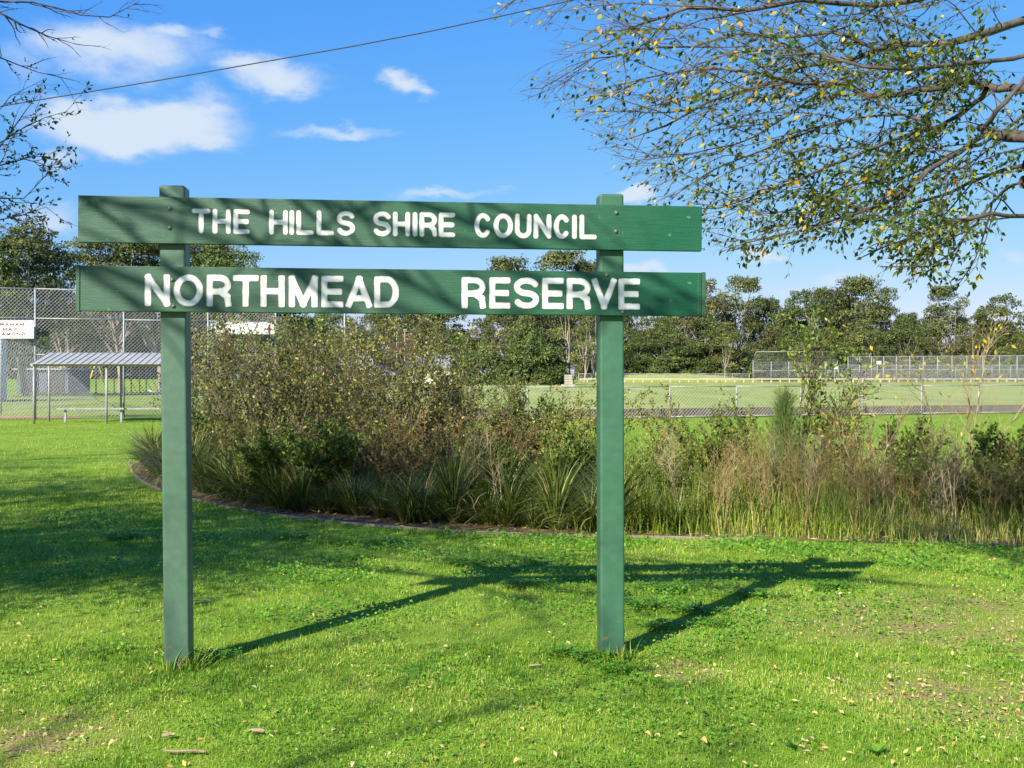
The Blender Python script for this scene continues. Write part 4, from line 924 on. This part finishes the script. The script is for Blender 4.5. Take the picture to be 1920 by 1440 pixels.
# leaning branchy sapling that reaches up past the far backstop
def sapling(name, base, H, seed, nst, lean, spread, bark, lmat, leafp, lsz, tint, label, r0=.012, topleaf=0.0):
    g = random.Random(seed); S = Plant(); o = tag(empty(name, (base[0], base[1], 0)), label, 'sapling')
    for i in range(nst):
        d = unit((lean+g.uniform(-spread, spread), g.uniform(-spread, spread), 1)); c = limb(S, (g.uniform(-.04,.04), g.uniform(-.04,.04), 0), d, H*g.uniform(.75, 1.0), r0, g, .07, -.01, None, 10, .25)
        for k in range(3, len(c[0])):
            for q in range(2):
                e = limb(S, c[0][k], side_dir(unit(c[0][k]-c[0][k-1]), g, g.uniform(.35, .8)), H*g.uniform(.12, .30), r0*.36, g, .10, -.02, None, 6, .3)
                for kk in range(2, len(e[0])):
                    f = limb(S, e[0][kk], side_dir(unit(e[0][kk]-e[0][kk-1]), g, .6), H*.08, r0*.16, g, .15, -.02, None, 3, .4)
                    for p in list(f[0]):
                        if g.random() < leafp*(1 if p[2] > topleaf*H else .12): S.leaf(p, side_dir(unit(f[0][-1]-f[0][0]), g, g.uniform(.3, 1.0)), tint(g), lsz*g.uniform(.7, 1.4))
    V, F = tube_vf(S.br, 4); place('stems', mesh_np('stems', V, F, bark, smooth=True), o)
    n = len(S.lp); V, F = leaves_vf(np.array(S.lp), np.array(S.ld), randdir(n)+[0,0,.4], np.array(S.ll), np.array(S.ll)*.5, .12)
    q = place('foliage', mesh_np('foliage', V, F, lmat, np.repeat(S.lt, 4)), o); q['kind'] = 'stuff'; return o
b = P(1790, 900, 11.8); sapling('yellow_leaf_sapling', (b[0], 11.8), 1.95, 51, 4, .0, .42, M['tan_stem'], M['yellow_leaf'], .26, .05, lambda g: g.random(), 'nearly bare sapling with bright yellow leaves at its tips', .011, .74)
b = P(1625, 900, 12.2); sapling('bare_sapling', (b[0], 12.2), 1.25, 52, 4, -.05, .34, M['tan_stem'], M['yellow_leaf'], .08, .045, lambda g: g.random(), 'pale stemmed small sapling with few leaves left of the yellow one', .012, .3)
b = P(1500, 900, 12.6); sapling('leaning_sapling', (b[0], 12.6), 1.95, 53, 4, .20, .12, M['twig'], M['shrub_green'], .75, .055, lambda g: g.uniform(.3, 1.0), 'dark leaning sapling reaching up in front of the distant backstop', .013, .2)
# feathery casuarina
def casuarina(u, Y, vtop, label, seed):
    g = np.random.default_rng(seed); z = P(u, vtop, Y); H = z[2]; o = tag(empty('casuarina_sapling', (z[0], Y, 0)), label, 'sapling')
    tube('stem', [(0,0,-.05),(.01,0,H*.5),(0,0,H*.96)], np.array([.012,.008,.003]), M['brown_stem'], o, 5)
    n = 3000; t = g.uniform(.22, 1, n)**.9; a = g.uniform(0, 6.28, n); q = (1.02-t)*.46*g.uniform(.05, 1, n)*(.45+.65*np.sin(a*3+t*9)**2)
    pos = np.stack([np.cos(a)*q, np.sin(a)*q, t*H*.93-.05], 1); d = np.stack([np.cos(a)*.45, np.sin(a)*.45, g.uniform(.3, 1.3, n)], 1)
    ln = g.uniform(.10, .24, n); V, F = leaves_vf(pos, d+randdir(n, g)*.25, randdir(n, g), ln, np.full(n, .0042))
    f = place('foliage', mesh_np('foliage', V, F, M['casuarina'], np.repeat(g.uniform(0, 1, n), 4)), o); f['kind'] = 'stuff'
casuarina(1470, 12.0, 722, 'feathery soft green needle sapling among the weeds', 61)

# ------------------------------------------------------------------ tussocks, long grass, stalks
def tussock(seed, n, H, spread, mat, w=.008, arch=.9):
    g = np.random.default_rng(seed); a = g.uniform(0, 6.28, n); rad = g.uniform(0, 1, n)**.7*(.75+.35*np.sin(a*2+seed)); L_ = H*g.uniform(.45, 1.25, n)
    b = np.stack([np.cos(a)*rad*.10, np.sin(a)*rad*.10, np.zeros(n)], 1); out = np.stack([np.cos(a), np.sin(a), np.zeros(n)], 1)
    sd = np.stack([-np.sin(a+g.normal(0,.5,n)), np.cos(a), np.zeros(n)], 1); th0 = rad*.62+g.normal(0, .10, n); ks = 5; pts = [b]; th = th0
    for k in range(1, ks+1):
        th = th0+arch*(.35+rad)*(k/ks)**1.6; pts.append(pts[-1]+(out*np.sin(th)[:, None]*spread+np.array([0,0,1])*np.cos(th)[:, None])*(L_/ks)[:, None])
    V = []
    for k in range(ks+1):
        ww = w*(1 if k < 3 else (ks+.15-k)/(ks-2))*.5; V += [pts[k]-sd*ww, pts[k]+sd*ww]
    V = np.stack(V, 1); m = 2*(ks+1); base = np.arange(n)[:, None]*m
    F = np.concatenate([np.stack([base[:,0]+2*k, base[:,0]+2*k+1, base[:,0]+2*k+3, base[:,0]+2*k+2], 1) for k in range(ks)])
    return mesh_np('blades', V.reshape(-1, 3), F, mat, np.repeat(np.clip(g.normal(.45, .26, n), 0, 1), m))
TU = [tussock(70+i, 300, .70+.05*(i % 3), 1.2, M['tussock'], .0115, 1.1+.30*(i % 4)) for i in range(7)]
TL = 'strappy dark green tussock planted along the timber edging'; TGp = 'tussocks along the edging'
def put_tussock(x, y, s, label=TL, group=TGp):
    o = place('tussock', rnd.choice(TU), None, (x, y, .0), (rnd.uniform(-.12,.12), rnd.uniform(-.12,.12), rnd.uniform(0, 6.28)), (s*rnd.uniform(.85,1.3), s*rnd.uniform(.85,1.3), s*rnd.uniform(.85,1.1))); tag(o, label, 'tussock', group)
ed = np.array(EDGE); el_ = np.concatenate([[0], np.cumsum(np.linalg.norm(np.diff(ed, axis=0), axis=1))])
def edge_pt(s, off):
    x = np.interp(s, el_, ed[:, 0]); y = np.interp(s, el_, ed[:, 1]); x2 = np.interp(s+.2, el_, ed[:, 0]); y2 = np.interp(s+.2, el_, ed[:, 1]); d = unit([x2-x, y2-y, 0]); return x-d[1]*off, y+d[0]*off
for i in range(40):
    s = .8+i*.30+rnd.uniform(-.14, .14); x, y = edge_pt(s, .36+rnd.uniform(-.08, .22)); put_tussock(x, y, rnd.uniform(.55, 1.05))
for i in range(22):
    s = 1.2+i*.50+rnd.uniform(-.15, .15); x, y = edge_pt(s, 1.1+rnd.uniform(-.2, .3)); put_tussock(x, y, rnd.uniform(.85, 1.15), 'strappy tussock in the second row behind the edging clumps', 'second row tussocks')
for i in range(14):
    s = 2.5+i*.65; x, y = edge_pt(s, 1.9+rnd.uniform(-.2, .3)); put_tussock(x, y, rnd.uniform(.9, 1.2), 'strappy tussock at the foot of the tall shrubs', 'tussocks under the shrubs')
# long unmown grass of the right half of the bed
def long_grass():
    n = 34000; g = np.random.default_rng(81); x = g.uniform(.4, 7.3, n); y = g.uniform(9.5, 15.6, n); f0 = np.interp(x, ed[:, 0], ed[:, 1])
    ok = in_bed(x, y) & (y > f0-.10+.35*g.random(n)) & (g.random(n) < np.clip((x-.3)/1.2, .15, 1)); x, y, f0 = x[ok], y[ok], f0[ok]; n = len(x)
    patch = .5+.5*np.sin(x*2.3+np.sin(y*1.7)*1.5)*np.sin(y*1.9+x)
    L_ = (.14+.72*patch**1.3*g.uniform(.25, 1.15, n)+.22*g.random(n)**2)*np.clip((y-f0)/.7+.35, .3, 1); a = g.uniform(0, 6.28, n); out = np.stack([np.cos(a), np.sin(a), 0*a], 1); sd = np.stack([-np.sin(a), np.cos(a), 0*a], 1)
    th = np.abs(g.normal(0, .42, n)); p = np.stack([x, y, 0*x], 1); V = []; w = g.uniform(.0025, .0065, n); bend = g.uniform(.3, 2.0, n)
    for k in range(4):
        ww = (w*(1-k/3.15))[:, None]; V += [p-sd*ww, p+sd*ww]; t = th+bend*(k/3)**1.5; p = p+(out*np.sin(t)[:, None]+np.array([0,0,1])*np.cos(t)[:, None])*(L_/3)[:, None]
    V = np.stack(V, 1); b = np.arange(n)*8; F = np.concatenate([np.stack([b+2*k, b+2*k+1, b+2*k+3, b+2*k+2], 1) for k in range(3)])
    o = place('long_grass', mesh_np('long_grass', V.reshape(-1, 3), F, M['weed'], np.repeat(np.clip(.16+.45*(1-patch)+g.normal(0, .26, n), 0, 1), 8)))
    tag(o, 'long straw and green unmown grass around the weeds', 'grass', None, 'stuff')
long_grass()
def stalk(seed, H):
    g = random.Random(seed); S = Plant()
    for i in range(3):
        d = unit((g.uniform(-.14,.14), g.uniform(-.14,.14), 1)); c = limb(S, (g.uniform(-.07,.07), g.uniform(-.07,.07), 0), d, H*g.uniform(.7, 1), .006, g, .05, 0, None, 8, .35)
        for k in range(4, len(c[0])):
            for q in range(3):
                e = limb(S, c[0][k], side_dir(unit(c[0][k]-c[0][k-1]), g, g.uniform(.3, .8)), H*.2*g.uniform(.5, 1), .0024, g, .1, -.02, None, 4, .4)
                for p in e[0][2:]: limb(S, p, side_dir(unit(e[0][-1]-e[0][0]), g, .6), H*.07, .0014, g, .1, 0, None, 2, .5)
    V, F = tube_vf(S.br, 3); return V, F
ST = []
for i in range(5):
    V, F = stalk(90+i, .95); ST.append(mesh_np('dry_stalk', V, F, M['brown_stem'] if i != 2 else M['tan_stem']))
for i in range(40):
    u = 1330+i*14.8+rnd.uniform(-10, 10); v = 1006+(u-1300)*.03; f = G(u, v)[1]+rnd.uniform(.12, 1.2)
    o = place('dry_stalk', rnd.choice(ST), None, ((u-CX)/F_PX*f, f, 0), (0, 0, rnd.uniform(0, 6.28)), (1, 1, rnd.uniform(.6, 1.05))); tag(o, 'tall dry brown branching weed stalk in the long grass', 'weed', 'dry weed stalks')
for u, v in ((935,1000),(890,985),(1275,1000),(1240,990),(1450,1000)):
    f = G(u, v)[1]+.5; o = place('dry_stalk', ST[2], None, ((u-CX)/F_PX*f, f, 0), (0, rnd.uniform(-.15,.15), rnd.uniform(0, 6.28)), (1, 1, .9)); tag(o, 'pale straw coloured dead stalk standing among tussocks', 'weed', 'pale dead stalks')
# timber edging boards and a fallen stick or two
edg = tag(empty('garden_edging', (ed[3][0], ed[3][1], 0)), 'weathered grey timber edging curving round the garden bed', 'edging')
s = 0.
while s < el_[-1]-5.2:
    x0, y0 = edge_pt(s, -.03); x1, y1 = edge_pt(s+.86, -.03); c = ((x0+x1)/2-ed[3][0], (y0+y1)/2-ed[3][1], .004); box('edging_board', (c[0], c[1], -.014), (math.hypot(x1-x0, y1-y0)-.006, .03, .075), M['edge'], edg, math.atan2(y1-y0, x1-x0), .004, seg=1); s += .87

# ------------------------------------------------------------------ lawn
BARE = [(2.3,6.75,1.0),(3.3,6.3,1.1),(2.1,5.2,.75),(3.0,4.9,.9),(.9,5.65,.3),(-1.95,4.6,.5),(2.9,7.3,.7)]
def bare(x, y):
    f = np.zeros_like(x)
    for px, py, r in BARE: f = np.maximum(f, np.clip((r-np.hypot(x-px, y-py))/(r*.8), 0, 1))
    n = .5+.5*np.sin(x*9.1+np.sin(y*7.3)*2)*np.sin(y*8.7+np.sin(x*6.1)*2); return f*n
def field_noise(x, y):
    return .5+.22*np.sin(x*3.1+1.3*np.sin(y*2.3))+.18*np.sin(y*4.7+1.7*np.sin(x*3.7))+.10*np.sin(x*11+y*7+2*np.sin(x*5))+.12*np.sin(x*23+3*np.sin(y*19))*np.sin(y*21+2*np.sin(x*17))
def tuft(x, y):
    return .5+.30*np.sin(x*13+2.1*np.sin(y*7.7))*np.sin(y*12.1+1.9*np.sin(x*8.3))+.28*np.sin(x*31+2.5*np.sin(y*27))*np.sin(y*29+2.2*np.sin(x*24))
def lawn(name, n, y0, y1, power, hmin, hmax, w, seg, seed, label, mx=.6):
    g = np.random.default_rng(seed); t = g.random(n); y = (y0**power+t*(y1**power-y0**power))**(1/power); x = (g.random(n)*2-1)*(.47*y+mx)
    ok = ~in_bed(x, y) & (g.random(n) > np.minimum(.93, bare(x, y)*1.25)); x, y = x[ok], y[ok]; n = len(x)
    fn = field_noise(x, y); a = g.uniform(0, 6.28, n); out = np.stack([np.cos(a), np.sin(a), 0*a], 1); sd = np.stack([-np.sin(a), np.cos(a), 0*a], 1)
    sc = np.clip(y/5, .8, 3); L_ = g.uniform(hmin, hmax, n)*np.clip(.35+1.1*tuft(x, y), .3, 1.7)*np.sqrt(sc); w = w*g.uniform(.7, 1.3, n)*sc; th = g.uniform(.15, 1.0, n); p = np.stack([x, y, -.002+0*x], 1); ww = (w*.5)[:, None]
    tint = np.clip(.80+.10*np.clip((y-12)/6, 0, 1)-.42*fn-.30*tuft(x, y)+g.normal(0, .19, n)+.3*(g.random(n) < .09)+bare(x, y)*.4, 0, 1)
    if seg == 1:
        tip = p+(out*np.sin(th)[:, None]+np.array([0,0,1])*np.cos(th)[:, None])*L_[:, None]; V = np.stack([p-sd*ww, p+sd*ww, tip], 1).reshape(-1, 3); F = np.arange(n*3).reshape(n, 3); k = 3
    else:
        m = p+(out*np.sin(th*.5)[:, None]+np.array([0,0,1])*np.cos(th*.5)[:, None])*(L_*.55)[:, None]; th2 = th*1.5; tip = m+(out*np.sin(th2)[:, None]+np.array([0,0,1])*np.cos(th2)[:, None])*(L_*.5)[:, None]
        V = np.stack([p-sd*ww, p+sd*ww, m+sd*ww*.8, tip, m-sd*ww*.8], 1).reshape(-1, 3); b = np.arange(n)*5; F = np.concatenate([np.stack([b, b+1, b+2], 1), np.stack([b, b+2, b+4], 1), np.stack([b+4, b+2, b+3], 1)]); k = 5
    o = place(name, mesh_np(name, V, F, M['blade'], np.repeat(tint, k))); tag(o, label, 'grass', None, 'stuff')
lawn('lawn_grass', 300000, 2.4, 6.2, 1.1, .012, .030, .0032, 2, 1, 'short sunlit mown grass around the sign posts', 1.3)
lawn('lawn_grass', 270000, 6.2, 14, .8, .014, .032, .0032, 1, 2, 'short mown grass between the sign and the garden bed', 1.2)
lawn('lawn_grass', 130000, 14, 36, .7, .015, .030, .0030, 1, 3, 'mown grass beyond the garden bed up to the low fence', 1.5)
def lawn_clover():
    g = np.random.default_rng(57); n = 90000; y = (2.5**.9+g.random(n)*(12**.9-2.5**.9))**(1/.9); x = (g.random(n)*2-1)*(.47*y+.6)
    m = np.sin(x*2.1+1.7*np.sin(y*1.3))*np.sin(y*2.6+1.4*np.sin(x*1.7+1))+.5*np.sin(x*6.3+y*2)*np.sin(y*7.1)
    ok = ~in_bed(x, y) & (m+g.normal(0, .35, n) > .25) & (g.random(n) > bare(x, y)); x, y = x[ok], y[ok]; n = len(x); sc = np.clip(y/5, .8, 2)
    a = g.uniform(0, 6.28, n); d = np.stack([np.cos(a), np.sin(a), g.uniform(-.2, .5, n)], 1); ln = g.uniform(.010, .020, n)*sc
    V, F = leaves_vf(np.stack([x, y, g.uniform(.010, .038, n)*np.sqrt(sc)], 1), d, np.tile([0, -.35, 1.], (n, 1))+randdir(n, g)*.6, ln, ln*.9)
    tag(place('lawn_clover', mesh_np('lawn_clover', V, F, M['clover'], np.repeat(g.uniform(0, 1, n), 4))), 'small round clover leaves mixed through the mown grass', 'clover', None, 'stuff')
lawn_clover()
# clover patches
def clover(seed, n, r):
    g = np.random.default_rng(seed); a = g.uniform(0, 6.28, n); q = r*np.sqrt(g.random(n))*(.7+.3*np.sin(a*3+seed)); c = np.stack([np.cos(a)*q, np.sin(a)*q*.6, g.uniform(.015, .055, n)], 1)
    pos = np.repeat(c, 3, 0); b = np.repeat(g.uniform(0, 6.28, n), 3)+np.tile([0, 2.09, 4.19], n); d = np.stack([np.cos(b), np.sin(b), g.uniform(-.1, .4, 3*n)], 1)
    ln = np.repeat(g.uniform(.009, .017, n), 3); V, F = leaves_vf(pos, d, np.tile([0,0,1.], (3*n, 1))+randdir(3*n, g)*.3, ln, ln*1.0)
    me = mesh_np('clover_patch', V, F, M['clover'], np.repeat(g.uniform(0, 1, 3*n), 4)); return me
CM = [clover(i, 420, .26) for i in range(3)]
cl_spots = [(1110,1238,1.0),(1160,1262,.7),(1060,1232,.6),(405,1238,.6),(1240,1180,.8),(1300,1150,.9),(1340,1175,.6),(1215,1140,.9),(980,1100,1.0),(640,1050,1.2),(560,1010,1.2),(720,1020,1.2),(230,1010,1.2),(1420,1120,.9),(1560,1105,.9),(1250,1110,1.0),(880,1060,1.0)]
for i, (u, v, s) in enumerate(cl_spots):
    p = G(u, v); o = place('clover_patch', CM[i % 3], None, p, (0, 0, (i*37 % 60-30)/100), (s, s, 1))
    near = i in (0, 1, 2); tag(o, 'lush clover patch hugging the foot of the right-hand post' if near else 'patch of darker green clover in the lawn', 'clover', 'clover at the right post' if near else 'clover patches in the lawn')
# fallen leaves: the larger ones one by one, the crumbs as litter
def leaf_mesh(seed, curl):
    g = random.Random(seed*7+1); V = []; F = []; n = 6
    for i in range(n+1):
        t = i/n; w = .30*math.sin(math.pi*min(1, t*.96+.02))**.8; z = curl*math.sin(math.pi*t)*.25
        V += [(t-.5, -w, z+w*curl*.8), (t-.5, 0, z), (t-.5, w, z+w*curl*.6)]
    for i in range(n):
        for k in range(2): F.append((3*i+k, 3*i+k+1, 3*i+k+4, 3*i+k+3))
    me = mesh_py('fallen_leaf', V, F, M['litter'], True); a = me.attributes.new('tint', 'FLOAT', 'POINT'); a.data.foreach_set('value', np.full(len(V), .2+.75*g.random(), np.float32)); return me
LM = [leaf_mesh(i+200, c) for i, c in enumerate((.2, .5, .8, .35, .6, .3, .9, .4))]
gl = random.Random(33)
for i in range(150):
    Y = 3.1+5.5*gl.random()**1.6; u = gl.uniform(0, 1920) if gl.random() < .45 else gl.gauss(1500, 260)
    if not 0 < u < 1940: u = gl.uniform(0, 1900)
    x = (u-CX)/F_PX*Y; s = gl.uniform(.020, .042)
    o = place('fallen_leaf', gl.choice(LM), None, (x, Y, .022+.012*gl.random()), (gl.uniform(-.4,.4), gl.uniform(-.4,.4), gl.uniform(0, 6.28)), (s, s, s)); tag(o, 'small pale dry leaf lying on the lawn', 'leaf', 'dry leaves on the lawn')
def litter():
    n = 26000; g = np.random.default_rng(44); y = 2.8+7.0*g.random(n)**1.2; x = (g.random(n)*2-1)*(.47*y+.4); ok = (g.random(n) < .10+bare(x, y)*.9) & ~in_bed(x, y); x, y = x[ok], y[ok]; n = len(x)
    ln = g.uniform(.012, .034, n); d = randdir(n, g); d[:, 2] *= .3; V, F = leaves_vf(np.stack([x, y, g.uniform(.006, .024, n)], 1), d, np.tile([0,0,1.], (n, 1))+randdir(n, g)*.5, ln, ln*.5, .15)
    tag(place('leaf_litter', mesh_np('leaf_litter', V, F, M['litter'], np.repeat(g.random(n), 4))), 'small dry leaf crumbs strewn over the lawn and worn patches', 'leaf litter', None, 'stuff')
    # mulch chips and dead leaves in the bed
    n = 9000; x = g.uniform(-6, 7, n); y = g.uniform(9.5, 19, n); ok = in_bed(x, y); x, y = x[ok], y[ok]; n = len(x); ln = g.uniform(.03, .08, n); d = randdir(n, g); d[:, 2] *= .25
    V, F = leaves_vf(np.stack([x, y, g.uniform(.008, .04, n)], 1), d, np.tile([0,0,1.], (n, 1))+randdir(n, g)*.5, ln, ln*.35, .1)
    tag(place('bed_mulch', mesh_np('bed_mulch', V, F, M['litter'], np.repeat(g.uniform(0, .55, n), 4))), 'brown mulch chips and dead leaves under the shrubs', 'mulch', None, 'stuff')
litter()
# bark strips
def bark_strip(u, v, L_, w, rz, label, curl=.3):
    p = G(u, v); n = 8; V = []; F = []
    for i in range(n+1):
        t = i/n-.5; ww = w*(.6+.4*math.cos(t*2.6)); y = .08*L_*math.sin(t*4); z = .25*curl*w*math.cos(t*3)
        for k, (a, h) in enumerate(((-.5, .35), (0, 0), (.5, .45))): V.append((t*L_, y+a*ww, z+h*ww*curl*2))
        for k, (a, h) in enumerate(((-.5, .35), (0, 0), (.5, .45))): V.append((t*L_, y+a*ww, z+h*ww*curl*2-.003))
    for i in range(n):
        for k in range(2): F += [(6*i+k, 6*i+k+1, 6*i+k+7, 6*i+k+6), (6*i+3+k+1, 6*i+3+k, 6*i+9+k, 6*i+9+k+1)]
    tag(place('bark_strip', mesh_py('bark_strip', V, F, M['tan_stem'], True), None, (p[0], p[1], .020), (.12, .05, rz)), label, 'bark')
bark_strip(345, 1418, .16, .016, -.15, 'narrow straw coloured bark strip on the near grass', .12); bark_strip(480, 1380, .065, .028, -.25, 'curled pale bark piece lying on the near grass', .2)
bark_strip(315, 1388, .045, .03, .3, 'small tan bark flake beside the narrow strip', .18); bark_strip(375, 1132, .13, .02, -.1, 'pale bark sliver on the grass right of the left post', .3)
bark_strip(1003, 1256, .065, .02, .1, 'pale bark piece on the grass left of the clover', .3)
# broad leaved weeds at the lower right
def rosette(u, v, seed, label):
    g = np.random.default_rng(seed); p = G(u, v); n = 16; a = g.uniform(0, 6.28, n); d = np.stack([np.cos(a), np.sin(a), g.uniform(.25, 1.1, n)], 1); ln = g.uniform(.03, .07, n)
    V, F = leaves_vf(np.tile([0,0,.01], (n, 1)), d, np.tile([0,0,1.], (n, 1)), ln, ln*.4, .15); tag(place('lawn_weed', mesh_np('lawn_weed', V, F, M['clover'], np.repeat(g.uniform(.1, .9, n), 4)), None, p), label, 'weed', 'broad leaved lawn weeds')
for i, (u, v) in enumerate(((1490,1408),(1640,1418))): rosette(u, v, 300+i, 'broad leaved weed in the near lawn')
# taller blades against the post feet
def foot_grass(u, v, seed, label):
    p = G(u, v); o = place('grass_tuft', tussock(seed, 40, .10, 1.2, M['blade'], .004, .7), None, (p[0], p[1], 0), (0,0,0), (1.6, 1.0, 1)); tag(o, label, 'grass tuft', 'uncut tufts at the post feet')
for i, (u, v) in enumerate(((312,1258),(345,1256),(362,1252),(1140,1246),(1165,1244),(1182,1238))): foot_grass(u, v, 400+i, 'uncut grass tuft against the foot of a sign post')
